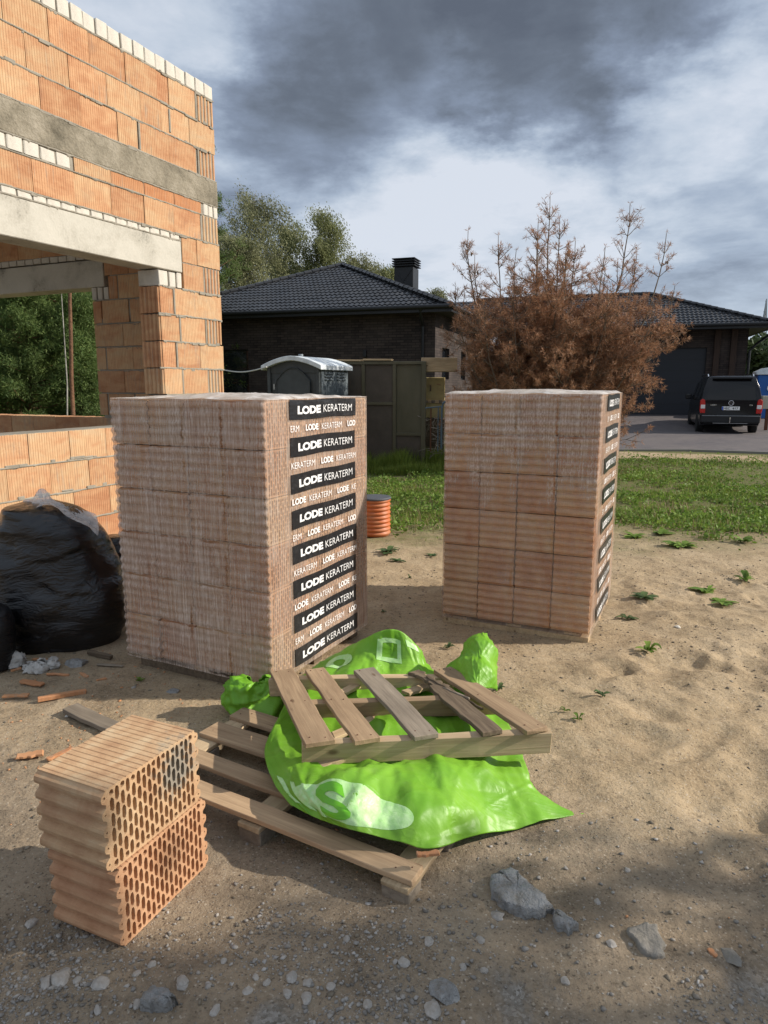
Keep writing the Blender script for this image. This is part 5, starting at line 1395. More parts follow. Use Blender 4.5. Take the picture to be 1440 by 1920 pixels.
# ------------------------------------------------------------------ paved drive
def m_pave(t):
    p = t.coord(); b = t.node('ShaderNodeTexBrick'); t.put(b.inputs['Vector'], p); b.inputs['Scale'].default_value = 1
    b.inputs['Brick Width'].default_value = .20; b.inputs['Row Height'].default_value = .10; b.inputs['Mortar Size'].default_value = .006
    b.inputs['Color1'].default_value = (.135, .115, .115, 1); b.inputs['Color2'].default_value = (.085, .076, .08, 1); b.inputs['Mortar'].default_value = (.035, .03, .028, 1)
    c = t.mix(t.map(t.noise(p, .5, 5, .6), .4, .7, 0, .5), b.outputs[0], (.16, .135, .12))
    return dict(Base_Color=c, Normal=t.bump(b.outputs[1], -.5, .01))
PAVE = MAT('dark_paving', m_pave, rough=.8)
pts = [G(1130, 846)[:2], G(1290, 846)[:2], G(1500, 853)[:2], G(1900, 868)[:2]]
q0 = E0 + hu * 3.2 + hv * (GY + 1.3); q1 = E0 + hu * 22 + hv * (GY + 4)
nx, ny = 24, 44; V = []
for i in range(nx + 1):
    s = i / nx; f = s * 3; k = min(int(f), 2); a = pts[k] + (pts[k + 1] - pts[k]) * (f - k); b = q0 + (q1 - q0) * s
    for j in range(ny + 1):
        p = a + (b - a) * j / ny; V.append((p[0] - E0[0], p[1] - E0[1], float(gz(p[0], p[1])[0]) * 0 + .30 * float(sstep(p[1], 24, 28.5)) + .035))
dr = link('driveway', np_mesh('driveway', V, grid_faces(nx + 1, ny + 1)[:, ::-1]), PAVE); dr.location = (E0[0], E0[1], 0); tag(dr, kind='structure')
kb = MB()
for i in range(3):
    a, b = pts[i], pts[i + 1]; L = np.linalg.norm(b - a); m_ = (a + b) / 2; kb.box((m_[0], m_[1] - .03, .0), (L, .06, .10), rz=math.atan2(b[1] - a[1], b[0] - a[0]))
tag(kb.build('kerb', MAT('grey_kerb', color=(.22, .21, .19), rough=.9)), kind='structure')
# ------------------------------------------------------------------ black van-like car
PAINT = MAT('black_car_paint', color=(.008, .008, .010), rough=.22, spec=.35)
CGL = MAT('car_glass', color=(.006, .007, .008), rough=.08, spec=.35); REDL = MAT('red_lamp', color=(.50, .015, .012), rough=.2); WHL = MAT('clear_lamp', color=(.75, .72, .70), rough=.2)
RUB = MAT('tyre_rubber', color=(.012, .012, .012), rough=.8); CHR = MAT('chrome', color=(.7, .7, .72), rough=.15, metal=1.0); PLATE = MAT('number_plate', color=(.80, .80, .78), rough=.5)
PBLU = MAT('plate_blue', color=(.02, .08, .45)); INK = MAT('plate_ink', color=(.01, .01, .01)); RIM = MAT('wheel_rim', color=(.20, .20, .21), rough=.35, metal=.8)
c = AY(1374, 720, 22.4)
car = thing('parked_car', 'black estate van parked on the dark paving, rear towards the viewer', 'car', (c[0], c[1], .035), -hd)
secs = [(.03, .84, .86, .84, .95, .98, .30, .10), (.0, .86, .885, .87, 1.02, 1.05, .27, .10), (.10, .88, .89, .80, 1.45, 1.50, .25, 0), (.22, .88, .89, .70, 1.74, 1.80, .24, 0), (.45, .88, .895, .67, 1.77, 1.83, .24, 0), (1.6, .885, .895, .68, 1.79, 1.84, .24, 0), (2.4, .885, .895, .68, 1.76, 1.81, .24, 0), (2.9, .885, .89, .66, 1.66, 1.70, .24, 0), (3.45, .88, .885, .76, 1.12, 1.16, .24, 0), (4.1, .86, .86, .72, .92, .97, .25, 0), (4.38, .72, .74, .60, .70, .74, .32, 0)]
V = []; 
for (y, a, b, r_, zs, zt, zb, _) in secs:
    zbelt = min(1.02, zs - .02)
    h = [(a * .97, zb), (a, zb + .12), (b, .62), (b * .995, zbelt), ((b + r_) / 2 * 1.015, (zbelt + zs) / 2), (r_, zs), (r_ * .86, zt - .005), (r_ * .4, zt)]
    for x, z in h: V.append((x, y, z))
    for x, z in h[::-1]: V.append((-x, y, z))
n = 16; Fc = [tuple(range(n))[::-1], tuple((len(secs) - 1) * n + i for i in range(n))]
for i in range(len(secs) - 1): Fc += [(i * n + k, i * n + (k + 1) % n, (i + 1) * n + (k + 1) % n, (i + 1) * n + k) for k in range(n)]
bd = MB().add(V, Fc).build('body', PAINT, car, .012, 2, smooth=True)
rw = [(-.70, -.012 + .0, 1.07), (.70, -.012, 1.07), (.72, .02, 1.22), (.66, .09, 1.48), (.58, .165, 1.66), (-.58, .165, 1.66), (-.66, .09, 1.48), (-.72, .02, 1.22)]
MB().add([(x, y - .002, z) for x, y, z in rw] + [(x, y + .05, z) for x, y, z in rw], [tuple(range(8))] + [(i, (i + 1) % 8, (i + 1) % 8 + 8, i + 8) for i in range(8)]).build('rear_window', CGL, car)
MB().box((0, .14, 1.745), (1.16, .16, .02)).build('roof_spoiler', PAINT, car, .006)
for sx in (-1, 1):
    MB().prism([(sx * .735, 0), (sx * .885, 0), (sx * .905, .08), (sx * .905, .40), (sx * .84, .46), (sx * .76, .42), (sx * .74, .18)], 0, .03, Matrix.Translation((0, .03, .64)) @ Matrix.Rotation(R(90), 4, 'X')).build('tail_lamp', REDL, car, .01)
    MB().box((sx * .815, -.006, .845), (.13, .02, .12)).build('reversing_lamp', WHL, car, .006)
    MB().tube([(sx * .66, .5, 1.80), (sx * .665, .6, 1.87), (sx * .665, 2.2, 1.89), (sx * .655, 2.4, 1.82)], .018, 6).build('roof_rail', CHR, car)
    mr = MB().box((sx * 1.0, 3.05, 1.12), (.20, .10, .18)).build('mirror', PAINT, car, .03, 2)
    for (y0, y1) in ((.35, 1.2), (1.3, 2.2), (2.3, 2.95)):
        q = [(.888, y0, 1.08), (.888, y1, 1.08), (.74, y1 - (.12 if y1 > 2.5 else 0), 1.60), (.74, y0 + .02, 1.62)]
        MB().add([(sx * (x + .012), y, z) for x, y, z in q] + [(sx * (x - .03), y, z) for x, y, z in q], [(0, 1, 2, 3), (4, 5, 6, 7), (0, 1, 5, 4), (1, 2, 6, 5), (2, 3, 7, 6), (3, 0, 4, 7)]).build('side_window', CGL, car)
for sx in (-1, 1):
    for y in (.78, 3.45):
        ty = MB().lathe([(.19, -.105), (.30, -.105), (.325, -.07), (.325, .07), (.30, .105), (.19, .105)], 28).mesh('tyre')
        Mw = Matrix.Translation((sx * .80, y, .325 - .03)) @ Matrix.Rotation(R(90), 4, 'Y'); wo = link('wheel', ty, RUB, car, Mw)
        link('rim', MB().lathe([(.0, .10), (.20, .085), (.215, .108)], 20).mesh('rim'), RIM, wo, Matrix.Identity(4))
MB().box((0, -.035, .46), (1.72, .16, .24)).build('bumper', BLK, car, .03, 2)
MB().box((0, -.122, .565), (1.66, .02, .022)).build('bumper_trim', MAT('trim_grey', color=(.22, .23, .24), rough=.3), car, .004)
MB().box((0, -.118, .33), (1.0, .02, .018)).build('diffuser_edge', MAT('trim_grey2', color=(.25, .25, .25), rough=.4), car)
MB().tube([(-.02, -.02, .35), (-.02, -.17, .36), (-.02, -.2, .46), (-.02, -.2, .52)], .022, 8).build('tow_hitch', CHR, car)
pl_ = MB().box((.0, -.028, .80), (.52, .012, .115)).build('number_plate', PLATE, car, .003); MB().box((-.238, -.036, .80), (.038, .004, .105)).build('country_band', PBLU, pl_)
def flat_text(body, x0, x1, z0, h, y, mat, par, bold=0.0, name='lettering'):
    P, Fc = put_text('', body, x0, x1, z0, h, None, None, bold, y=y); return text_obj([(P, Fc)], name, mat, par)
flat_text('HBZ', -.205, -.03, .765, .07, -.0355, INK, pl_, .01); flat_text('417', .045, .215, .765, .07, -.0355, INK, pl_, .01)
eb = MB()
a_ = [(.075 * math.cos(t), 0, .075 * math.sin(t)) for t in np.linspace(0, 2 * math.pi, 21)]
eb.tube([(x, -.03, .965 + z) for x, y, z in a_], .009, 6); eb.tube([(-.045, -.03, 1.02), (0, -.03, .96), (.045, -.03, 1.02)], .007, 5); eb.tube([(-.06, -.03, .985), (-.03, -.03, .905), (0, -.03, .955), (.03, -.03, .905), (.06, -.03, .985)], .007, 5)
eb.build('round_emblem', CHR, car)
flat_text('CADDY', -.60, -.42, .885, .035, -.012, CHR, car, .01, 'tailgate_lettering'); flat_text('TDI', .53, .62, .885, .035, -.012, CHR, car, .01, 'tailgate_lettering')

# ------------------------------------------------------------------ things at the right edge behind the car
BLUE = MAT('blue_plastic', color=(.015, .10, .34), rough=.5); c = AY(1419, 720, 27.5)
bt = thing('blue_cabin', 'blue cabin with white rounded roof at the right picture edge behind the car', 'portable toilet', (c[0], c[1], 0), -R(20))
MB().box((.62, .5, 1.0), (1.2, 1.0, 1.9)).build('cabin', BLUE, bt, .03); rf = MB()
rf.prism([(-.06, 0), (1.30, 0), (1.28, .12), (1.0, .26), (.62, .31), (.24, .26), (-.04, .12)], -1.05, .06, Matrix.Translation((0, 0, 1.95)) @ Matrix.Rotation(R(90), 4, 'X')).build('roof', POTW, bt, .02)
MB().lathe([(.0, 0), (.14, 0), (.14, .02), (.0, .02)], 20).build('round_sign', POTW, bt, mtx=Matrix.Translation((.50, -.03, 1.45)) @ Matrix.Rotation(R(90), 4, 'X'))
c = AY(1436, 772, 24); sb = thing('meter_box', 'cream service box on a short post by the blue cabin', 'box', (c[0] + .05, c[1], 0), -R(18))
MB().box((0, 0, .98), (.42, .25, .44)).build('box', MAT('cream_box', color=(.50, .46, .36)), sb, .01); MB().box((0, 0, .38), (.10, .08, .76)).build('post', RUST, sb)
bs = thing('brick_stack', 'small stack of red bricks beside the right rear corner of the car', 'bricks', (AY(1428, 760, 26)[0] - .14, 26, 0))
for i in range(13): MB().box((.01 * (i % 2), 0, .25 + i * .068), (.24, .12, .06)).build('brick', CLAY_RED, bs, .004)
py = MB(); c = AY(1422, 720, 210)
for sx, sy in ((-1, -1), (1, -1), (1, 1), (-1, 1)): py.tube([(sx * 2.0, sy * 2.0, 0), (sx * .5, sy * .5, 17), (0, 0, 26)], .14, 4)
for z in range(2, 25, 3):
    w = 2.0 - min(z, 17) * .088 if z < 17 else .5 * (26 - z) / 9
    py.tube([(-w, -w, z), (w, w, z + 2.5)], .09, 4); py.tube([(w, -w, z), (-w, w, z + 2.5)], .09, 4)
for z, L in ((17, 4.2), (20.5, 3.2)): py.tube([(-L, 0, z), (L, 0, z)], .12, 4)
o = py.build('power_pylon', MAT('galvanised_lattice', color=(.22, .25, .28), rough=.6)); o.location = (c[0], c[1], 0); tag(o, 'distant lattice power pylon above the right end of the garage roof', 'pylon')

# ------------------------------------------------------------------ vegetation
def m_leaf(name, a, b, trans=.35, rough=.6):
    def fn(t):
        r = t.island(); c = t.mix(r, a, b); n = t.noise(t.pos(), .6, 3, .5); c = t.hsv(c, v=t.map(n, .3, .7, .75, 1.25))
        tr = t.node('ShaderNodeBsdfTranslucent'); t.put(tr.inputs[0], c)
        def surf(p):
            mx = t.node('ShaderNodeMixShader'); mx.inputs[0].default_value = trans; t.l.new(p, mx.inputs[1]); t.l.new(tr.outputs[0], mx.inputs[2]); return mx.outputs[0]
        return dict(Base_Color=c, surface=surf)
    return MAT(name, fn, rough=rough, spec=.25)
def rot_frames(rr, n, up=None, droop=0):
    d = rr.normal(size=(n, 3)); d /= np.linalg.norm(d, axis=1, keepdims=True)
    e = rr.normal(size=(n, 3)); e -= d * (d * e).sum(1, keepdims=True); e /= np.linalg.norm(e, axis=1, keepdims=True)
    return d, e
def leaves(P, sz, rr, asp=.5, axis_=None, spread=.5):
    """diamond leaves at P"""
    n = len(P); d, e = rot_frames(rr, n)
    if axis_ is not None:
        d = axis_ + d * spread; d /= np.linalg.norm(d, axis=1, keepdims=True); e -= d * (d * e).sum(1, keepdims=True); e /= np.linalg.norm(e, axis=1, keepdims=True) + 1e-9
    s = (sz * rr.uniform(.6, 1.3, n))[:, None]
    V = np.stack([P, P + d * s * .5 + e * s * asp * .5, P + d * s, P + d * s * .5 - e * s * asp * .5], 1).reshape(-1, 3)
    return V, np.arange(4 * n).reshape(n, 4)
def tube_np(paths):
    m = MB()
    for pts, r0, r1, n in paths:
        k = len(pts); m.tube(pts, [r0 + (r1 - r0) * i / (k - 1) for i in range(k)], n, cap=False)
    return m
def birch(loc, h, seed, label, lean=.25, nl=70, crown=.28, leafn=60, leaf=.11, mat=None, bark=None, group='birches behind the house', name='birch_tree', strands=7, droop=1.0, cl=.25):
    rr = np.random.default_rng(seed); rt = thing(name, label, 'tree', loc, 0, group)
    top = np.array([lean * h * .35, 0, h]); tr = [np.array([0, 0, 0])]
    K = 12
    for i in range(1, K + 1): s = i / K; tr.append(np.array([top[0] * s ** 2 + rr.normal(0, .05), rr.normal(0, .05), h * s * .97]))
    paths = [(tr, h * .014, .012, 8)]; LP = []; AXs = []
    for i in range(nl):
        s = cl + (1 - cl) * rr.random() ** .8; f = s * K; k = min(int(f), K - 1); p = tr[k] + (tr[k + 1] - tr[k]) * (f - k)
        L = h * crown * (1.08 - s) ** .55 * rr.uniform(.6, 1.1); a = rr.random() * 6.283; el = rr.uniform(.35, 1.0)
        d = np.array([math.cos(a) * math.cos(el), math.sin(a) * math.cos(el), math.sin(el)]); q = [p]
        for j in range(1, 5): d = d + np.array([lean * .25, 0, -.10]); d /= np.linalg.norm(d); q.append(q[-1] + d * L / 4)
        paths.append((q, .006 * h * (1 - s * .7) * .5, .006, 5))
        for j in range(strands):
            b = q[rr.integers(1, 5)] + rr.normal(0, .12, 3) * [1, 1, .6]; Ls = rr.uniform(.06, .16) * h * .7 * droop; n = max(4, int(leafn * rr.uniform(.6, 1.2)))
            t_ = rr.random(n) ** .9; w = lean * 1.5 + rr.normal(0, .15)
            P = b + np.stack([w * Ls * t_ ** 1.3, rr.normal(0, .2) * Ls * t_, -Ls * (t_ ** 1.1) * (1.15 - .4 * abs(w))], 1) + rr.normal(0, .055 + .008 * h, (n, 3)) * [1, 1, .9]
            LP.append(P); AXs.append(np.tile([[w * .8, 0, -1.0]], (n, 1)))
    tube_np(paths).build('trunk', bark or BARKB, rt, smooth=True)
    P = np.vstack(LP); V, Fq = leaves(P, leaf, rr, .45, np.vstack(AXs), .8)
    link('crown', np_mesh('crown', V, Fq), mat or BIRCH, rt); return rt
BARKB = stone_like('birch_bark', [(0.35, (.10, .09, .08)), (0.55, (.42, .40, .36))], 3, 12); BARKP = stone_like('pine_bark', [(0.3, (.09, .05, .032)), (0.7, (.24, .125, .07))], 3, 30, .8, .02)
BIRCH = m_leaf('birch_leaves', (.15, .175, .065), (.27, .28, .13)); BIRCH2 = m_leaf('birch_leaves_grey', (.16, .175, .08), (.29, .29, .16))
for i, (px, Y, h, cr_w, lab) in enumerate(((448, 38, 11.6, .30, 'tallest birch with windblown drooping crown beside the unfinished wall'), (505, 41, 10.6, .27, 'birch with hanging crown just right of the tallest one'), (420, 36, 9.0, .28, 'birch half hidden by the corner of the unfinished wall'),
    (575, 40, 11.0, .25, 'birch behind the tiled hip, second peak of the row'), (640, 41, 9.0, .25, 'birch sloping down behind the roof ridge'), (695, 42, 8.3, .30, 'low birch between the roof peak and the chimney'), (790, 46, 7.6, .22, 'small birch top showing right of the chimney'), (530, 44, 8.8, .3, 'lower birch filling the gap of the row'))):
    c = AY(px, 720, Y); birch((c[0], c[1], 0), h, 30 + i, lab, .30, 100 if h > 8 else 60, cr_w * 1.3, 44, .11, BIRCH if i % 2 else BIRCH2, group=None, strands=8)
# conifer trees seen through the opening
def pine(loc, h, seed, label, mat, dens=1.0, name='pine_tree', cl=.12, bark=None, width=.23, tw=.011, group='pines seen through the opening'):
    rr = np.random.default_rng(seed); rt = thing(name, label, 'tree', loc, 0, group)
    tr = [np.array([rr.normal(0, .012) * i ** .5, rr.normal(0, .012), h * i / 10]) for i in range(11)]; paths = [(tr, h * tw, .015, 8)]; CP = []
    for i in range(int(90 * dens)):
        s = cl + (1 - cl) * rr.random(); p = np.array(tr[min(int(s * 10), 9)]) * 1.0; p[2] = s * h; L = h * width * (1.05 - s) ** .7 * rr.uniform(.6, 1.15); a = rr.random() * 6.283
        d = np.array([math.cos(a), math.sin(a), rr.uniform(-.1, .35)]); q = [p, p + d * L * .5, p + d * L + [0, 0, .12 * L]]; paths.append((q, .02, .006, 4))
        for j in range(9): t_ = rr.uniform(.3, 1.05); CP.append(p + d * L * t_ + [0, 0, .1 * L * t_] + rr.normal(0, .16, 3) * [1, 1, .5])
    tube_np(paths).build('trunk', bark or BARKP, rt, smooth=True)
    C_ = np.array(CP); m = 64; P = np.repeat(C_, m, 0); d = rr.normal(size=(len(P), 3)) + [0, 0, .5]; d /= np.linalg.norm(d, axis=1, keepdims=True)
    P = P + rr.normal(0, .07, P.shape)
    V, Fq = leaves(P, .10, rr, .17, d, .3); link('crown', np_mesh('crown', V, Fq), mat, rt); return rt
PINE = m_leaf('pine_needles', (.06, .11, .03), (.16, .215, .065), .35); PINE2 = m_leaf('light_pine_needles', (.075, .125, .03), (.16, .215, .06), .3); FARW = m_leaf('far_wood_leaves', (.05, .075, .03), (.085, .11, .045), .2)
pl = [(-9.6, 18.5, 7.5), (-8.3, 16.5, 4.6), (-10.6, 21, 9), (-7.7, 19.5, 8.2), (-9.0, 22.5, 9.5), (-12.0, 22, 9), (-6.9, 22, 8.5), (-10.8, 17.0, 5.0), (-7.2, 16.8, 3.6), (-11.5, 19.3, 7), (-13.5, 24, 10), (-8.4, 25, 10), (-6.4, 25.5, 10), (-12.8, 19, 6.0), (-9.3, 15.4, 3.2)]
for i, (x, y, h) in enumerate(pl):
    pine((x, y, 0), h, 60 + i, 'dark green pine seen through the window openings of the unfinished house', PINE if i % 3 else PINE2, 1.0, cl=.05)
c = AY(136, 720, 15.5); t0 = pine((c[0], c[1], 0), 8.5, 99, 'tall pine with a bare reddish trunk seen through the window opening', PINE, .55, cl=.62, tw=.006, group=None); t0.rotation_euler = (0, R(3.5), 0); t0.location.x -= .1
for i, px in enumerate((114,)):
    c = AY(px, 720, 14.6 + i); o = MB().tube([(0, 0, 0), (.05, 0, 1.6), (-.02, 0, 3.6)], [.016, .013, .006], 6).build('sapling_stem', BARKB); o.location = (c[0], c[1], 0); o.rotation_euler = (0, R(3), 0)
    tag(o, 'thin pale sapling stem left of the reddish pine trunk', 'tree')
def woodland(name, x0, x1, y0, y1, h, n, mat, leaf, seed, clump=26):
    rr = np.random.default_rng(seed); cx = rr.uniform(x0, x1, n); cy = rr.uniform(y0, y1, n); cz = h * rr.random(n) ** .7 * (.75 + .25 * vnoise(np.stack([cx / (h * .35), cy / h, 0 * cx], -1), seed))
    C_ = np.stack([cx, cy, cz], -1); P = np.repeat(C_, clump, 0) + rr.normal(0, h * .035, (n * clump, 3)); V, Fq = leaves(P, leaf, rr, .6)
    return tag(link(name, np_mesh(name, V, Fq), mat), kind='stuff')
woodland('woodland', -30, -8.5, 28, 33, 10.5, 2600, PINE, .42, 5)
woodland('far_woodland', 38, 150, 105, 120, 9.5, 3500, FARW, 1.1, 6)
woodland('far_woodland', -80, 60, 130, 140, 8, 2500, FARW, 1.2, 7)
woodland('hedge_bushes', 24, 45, 42, 50, 2.6, 900, PINE2, .35, 8, 20)
# tree standing beside the plot on the right, outside the frame; its crown shades the foreground
def side_tree(x, y, h, seed, lab, nl, strands, leaf=.12): birch((x, y, 0), h, seed, lab, .05, nl, .30, 60, leaf, BIRCH, group='trees beside the plot', strands=strands, droop=.55, cl=.36)
side_tree(10.2, .75, 7.3, 201, 'birch beside the plot right of the viewer, nearer the block stacks', 60, 11, .16)
side_tree(9.6, -2.0, 7.6, 203, 'birch beside the plot right of the viewer, farther from the block stacks', 60, 9, .16)

# ------------------------------------------------------------------ dead brown pine
DEAD = m_leaf('dead_needles', (.27, .13, .068), (.47, .275, .165), .3); DTW = stone_like('dead_twig', [(0.3, (.10, .075, .055)), (0.7, (.24, .19, .14))], 4, 40)
def dead_pine():
    rr = np.random.default_rng(5); c = AY(1015, 720, 13.0); rt = thing('dead_pine', 'bushy dead pine with rust brown needles and bare upright leaders before the dark house', 'tree', (c[0], c[1], 0))
    paths = []; T = []; D_ = []; S_ = []
    leaders = [(0.03, 0, 4.85), (.28, .3, 4.55), (-.22, -.2, 4.45), (1.45, 0, 4.72), (1.7, .3, 3.9), (.95, -.3, 3.95), (2.12, 0, 4.22), (-1.42, 0, 4.28), (-1.25, .3, 3.9), (-.88, -.2, 4.15), (-.5, .3, 4.0), (2.25, -.2, 3.3), (.55, .2, 4.15), (-1.65, -.2, 3.3), (1.2, .5, 3.7), (-.05, .6, 4.1), (.2, -.6, 3.8), (-.7, -.7, 3.3), (.9, -.8, 3.2), (1.7, -.7, 3.0), (2.0, .7, 3.2), (-1.2, -.8, 2.9)]
    def twig(p, d, L, r, dense, tips=1.0):
        n = 4; q = [p]
        for j in range(n): d = d + np.array([0, 0, .13]) + rr.normal(0, .06, 3); d = d / np.linalg.norm(d); q.append(q[-1] + d * L / n)
        paths.append((q, r, .0035, 4)); k = max(1, int(L * dense))
        for _ in range(k):
            t_ = rr.uniform(.30, 1.0) * n; i = min(int(t_), n - 1); T.append(q[i] + (q[i + 1] - q[i]) * (t_ - i)); D_.append(d); S_.append(1.0)
        T.append(q[-1]); D_.append(d); S_.append(.8); return q, d
    for (dx, dy, h) in leaders:
        q = []; K = 12
        for i in range(K + 1):
            s = i / K; f = 1 - (1 - s) ** 1.9; q.append(np.array([dx * f, dy * f, .1 + (h - .1) * s]) + rr.normal(0, .012, 3))
        paths.append((q, .035 if h > 4 else .026, .005, 6))
        nw = int(h * 3.6)
        for w in range(nw):
            s = .10 + .86 * (w + rr.random() * .6) / nw; i = min(int(s * K), K - 1); p = q[i] + (q[i + 1] - q[i]) * (s * K - i); z = p[2]
            hi = z > (3.05 if abs(dx + .2) < 1.0 else 2.45) + .5 * rr.random()
            if hi and rr.random() < .12: continue
            for b in range(3 if not hi else 3):
                a = rr.random() * 6.283; el = rr.uniform(.35, .8) if hi else rr.uniform(-.1, .6); L = (rr.uniform(.18, .42) * (h - z + .25) ** .5 if hi else rr.uniform(.3, .62))
                d = np.array([math.cos(a) * math.cos(el), math.sin(a) * math.cos(el), math.sin(el)])
                qq, dd = twig(p, d, L, .007, 5 if hi else (9 if z > 2.0 else 15))
                for _ in range(1 if hi else 4):
                    j = rr.integers(1, 4); a2 = d + rr.normal(0, .6, 3); a2 /= np.linalg.norm(a2); twig(qq[j], a2, L * (.45 if hi else .55), .005, 5 if hi else (12 if z > 2.0 else 18))
        # whorl of short twigs and a bud tuft on the very tip
        for b in range(5): d = np.array([math.cos(b * 1.26), math.sin(b * 1.26), .8]); twig(q[-2], d / np.linalg.norm(d), .16, .004, 3)
        T.append(q[-1]); D_.append(np.array([0, 0, 1.])); S_.append(.9)
    # low skirt of branches
    for i in range(150):
        a = rr.random() * 6.283; el = rr.uniform(-.15, .45); d = np.array([math.cos(a) * math.cos(el), math.sin(a) * math.cos(el) * .8, math.sin(el)]); z = rr.uniform(.3, 2.5); p = np.array([rr.uniform(-.2, .7), rr.uniform(-.2, .2), z]); L = rr.uniform(.9, 1.6) * (1 - .12 * abs(z - 1.3))
        n = 6; q = [p]; dd = d.copy()
        for j in range(n): dd = dd + np.array([0, 0, .05]) + rr.normal(0, .05, 3); dd /= np.linalg.norm(dd); q.append(q[-1] + dd * L / n)
        paths.append((q, .016, .004, 5))
        for j in range(13): k = rr.integers(1, n + 1); d2 = dd + rr.normal(0, .65, 3); d2 /= np.linalg.norm(d2); twig(q[k], d2, rr.uniform(.22, .5), .005, 17)
    tube_np(paths).build('branches', DTW, rt)
    T = np.array(T); D2 = np.array(D_); S2_ = np.array(S_); keep = T[:, 2] > .12; T, D2, S2_ = T[keep], D2[keep], S2_[keep]
    m = 10; P = np.repeat(T, m, 0); ax = np.repeat(D2, m, 0) * .55; ax += rr.normal(0, .62, ax.shape); ax /= np.linalg.norm(ax, axis=1, keepdims=True)
    V, Fq = leaves(P, .085, rr, .085, ax, .05)
    link('dead_needles', np_mesh('dead_needles', V, Fq), DEAD, rt)
    CN_ = MB()
    for i in range(60): k = rr.integers(0, len(T)); p = T[k]; CN_.tube([p, p + np.array([0, 0, -.03]), p + np.array([0, 0, -.06])], [.008, .022, .006], 6)
    CN_.build('cones', DTW, rt)
    return len(T)
ntuft = dead_pine()

# ------------------------------------------------------------------ grass and weeds
GRASS = m_leaf('grass_blades', (.12, .175, .028), (.26, .32, .06), .4); WEED = m_leaf('weed_leaves', (.09, .165, .025), (.21, .31, .055), .35); DRYG = m_leaf('dry_grass', (.22, .17, .08), (.34, .28, .15), .2)
def gmask(x, y):
    P = np.stack([x * .8, y * .8, 0 * x], -1); e = 7.5 - .22 * (x - 1.5) - .35 * np.maximum(0, x - 2.6) + vnoise(P * 1.3, 71) * .8 + vnoise(P * 3.3, 72) * .5
    e = np.where(x > 2.0, e + .2, e + .1)
    m = sstep(y, e - .9, e + .9) ** 1.3
    m *= 1 - .93 * sstep(vnoise(P * [1.0, 1.9, 1] + 5, 77) + .5 * vnoise(P * 4, 78), .0, .3) * (1 - .5 * sstep(y, 12, 15))
    edge = 16.2 - .28 * (x - 6.3); strip = sstep(y, edge - 1.7, edge - 1.3) * (1 - sstep(x, 8.2, 8.9)) * (x > 4.2)
    m *= 1 - .93 * strip
    u = (x - E0[0]) * hu[0] + (y - E0[1]) * hu[1]; v = (x - E0[0]) * hv[0] + (y - E0[1]) * hv[1]
    on = (x > 5.6) & (y > edge - .1) & (x < 17.5)
    m = np.where(on, 0, m); m = np.where((u < .0) & (v > -.1), 0, m)
    return m
def blades(n, y0, y1, seed, h0, h1, w, mat, name, kind='blade', xr=None, thr=None):
    rr = np.random.default_rng(seed); y = y0 + (y1 - y0) * rr.random(n) ** 1.25; x = rr.uniform(-.12, .68, n) * y if xr is None else rr.uniform(*xr, n)
    k = rr.random(n) < gmask(x, y); x, y = x[k], y[k]; n = len(x)
    cl = .5 + .9 * sstep(vnoise(np.stack([x * 2.6, y * 2.6, 0 * x], -1), seed + 3), -.4, .6)
    P = np.stack([x, y, gz(x, y, False) - .004], -1)
    if kind == 'blade':
        a = rr.random(n) * 6.283; L = rr.uniform(h0, h1, n) * cl; d = np.stack([np.cos(a), np.sin(a), 0 * a], -1); e_ = np.stack([-np.sin(a), np.cos(a), 0 * a], -1) * (w * rr.uniform(.6, 1.3, n))[:, None]
        bnd = d * (L * rr.uniform(.1, .6, n))[:, None]; up = np.stack([0 * a, 0 * a, L], -1)
        V = np.stack([P - e_, P + e_, P + bnd * .35 + up * .6 + e_ * .7, P + bnd * .35 + up * .6 - e_ * .7, P + bnd + up], 1).reshape(-1, 3); b = np.arange(n)[:, None] * 5
        return tag(link(name, np_mesh(name, V, [b + [0, 1, 2, 3], b + [3, 2, 4]]), mat), kind='stuff')
    P[:, 2] += rr.uniform(.005, h1, n) * cl; ax = rr.normal(size=(n, 3)) * [1, 1, .45] + [0, 0, .25]; V, Fq = leaves(P, h0, rr, .55, ax / np.linalg.norm(ax, axis=1, keepdims=True), .2)
    return tag(link(name, np_mesh(name, V, Fq), mat), kind='stuff')
blades(80000, 7.0, 17.5, 5, .025, .075, .0035, GRASS, 'grass'); blades(80000, 7.0, 17.0, 6, .050, .075, 0, WEED, 'ground_weeds', 'leaf')
blades(9000, 4.9, 8.2, 15, .05, .06, 0, WEED, 'border_weeds', 'leaf', xr=(2.0, 6.0)); blades(26000, 7.0, 17.5, 8, .04, .12, .004, DRYG, 'dry_grass'); blades(34000, 12.2, 14.3, 9, .10, .30, .005, GRASS, 'tall_grass', xr=(-1.2, 1.7)); blades(20000, 16, 44, 10, .08, .16, .012, GRASS, 'far_grass')
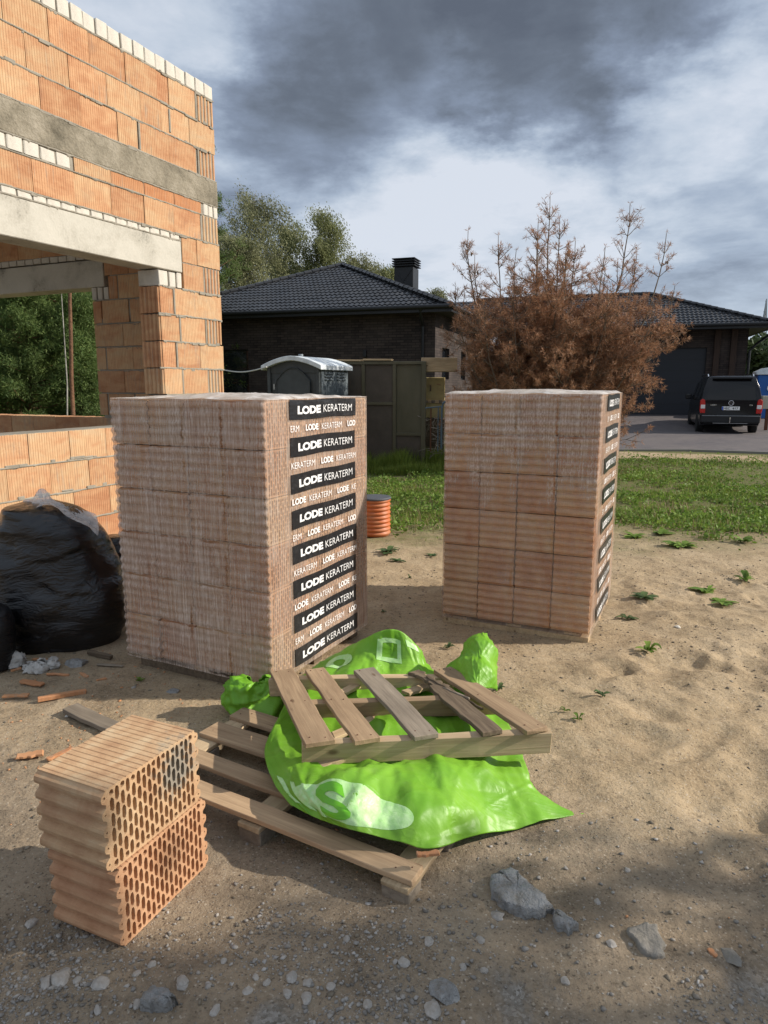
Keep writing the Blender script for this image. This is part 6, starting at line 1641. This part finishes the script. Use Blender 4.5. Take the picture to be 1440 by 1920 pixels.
def rosette(px, py, r, n, label, seed, h=.5, mat=None, dens=1):
    rr = np.random.default_rng(seed); c = G(px, py, 0); z = float(gz(c[0], c[1])[0]); V = []; Fc = []; r *= .72
    for i in range(n):
        a = i * 2.4 + rr.normal(0, .7); L = r * rr.uniform(.55, 1.1); L *= rr.choice([.45, .8, 1.0]); w = L * rr.uniform(.13, .3); rise = h * rr.uniform(.2, 1.0); d = np.array([math.cos(a), math.sin(a), 0]); s = np.array([-math.sin(a), math.cos(a), 0]); b = len(V)
        for t_, ww in ((.08, .25), (.35, .8), (.6, 1.0), (.85, .6), (1.0, .05)):
            p = d * L * t_ + np.array([0, 0, .004 + L * rise * math.sin(t_ * 2.3) * .7]); jag = .8 + .4 * rr.random(); V += [p - s * w * ww * jag + [0, 0, .004], p, p + s * w * ww * jag + [0, 0, .004]]
        for k in range(4): Fc += [(b + k * 3, b + k * 3 + 1, b + k * 3 + 4, b + k * 3 + 3), (b + k * 3 + 1, b + k * 3 + 2, b + k * 3 + 5, b + k * 3 + 4)]
    o = link('weed_plant', np_mesh('weed_plant', V, np.array(Fc), True), mat or WEED); o.location = (c[0], c[1], z); tag(o, label, 'weed'); return o
WEEDG = m_leaf('greyish_weed_leaves', (.055, .095, .035), (.10, .15, .05), .2)
for i, (px, py, r, n, h, lab, mt) in enumerate(((1206, 1130, .17, 22, .35, 'spiky grey-green rosette on the sand right of the farther stack', WEEDG), (1175, 1162, .11, 16, .6, 'compact dark green weed just left below the spiky rosette', WEEDG), (1325, 1112, .18, 24, .4, 'broad low weed near the right edge, upper of two', None), (1350, 1132, .17, 22, .3, 'broad low weed near the right edge, lower of two', None),
    (1278, 1025, .26, 34, .5, 'large leafy weed at the border of the lawn', None), (1190, 1005, .22, 26, .3, 'sprawling weed at the lawn border right of the farther stack', None), (728, 1038, .19, 26, .5, 'leafy weed on the sand right of the drain pipe, upper left of three', WEEDG), (748, 1052, .13, 18, .3, 'flat weed below the leafy one right of the drain pipe', WEEDG), (812, 1044, .14, 18, .3, 'flat weed beside the left side of the farther stack', WEEDG),
    (1084, 1362, .055, 10, 1.2, 'small clover-like seedling right of the upper pallet', None), (1128, 1318, .06, 10, 1.0, 'small dark seedling on the sand above the clover-like one', WEEDG), (1215, 1232, .12, 16, 1.1, 'wispy weed on the sand below the spiky rosette', None), (840, 1222, .07, 12, 1.1, 'small leafy seedling between the green plastic folds', WEEDG),
    (264, 1278, .05, 9, .8, 'small bright seedling in the shade before the block stack', None), (1395, 1095, .14, 20, 1.1, 'tufty weed at the right picture edge', None), (1395, 1018, .2, 24, .6, 'leafy weed in the thin lawn at the right edge', None), (768, 1085, .05, 9, .9, 'lone seedling on the sand between the stacks', WEEDG), (718, 1150, .05, 8, .5, 'tiny seedling in the shade of the farther stack', WEEDG), (1060, 1345, .04, 8, 1.2, 'tiny bright sprout left of the clover-like seedling', None), (935, 1300, .07, 12, .8, 'dark weed peeking out behind the upright green plastic', WEEDG), (1240, 1000, .24, 30, .4, 'low leafy weed left of the large one at the lawn border', None), (1360, 985, .2, 26, .4, 'leafy weed in the lawn left of the right edge', None))):
    rosette(px, py, r, n, lab, 300 + i, h, mt)
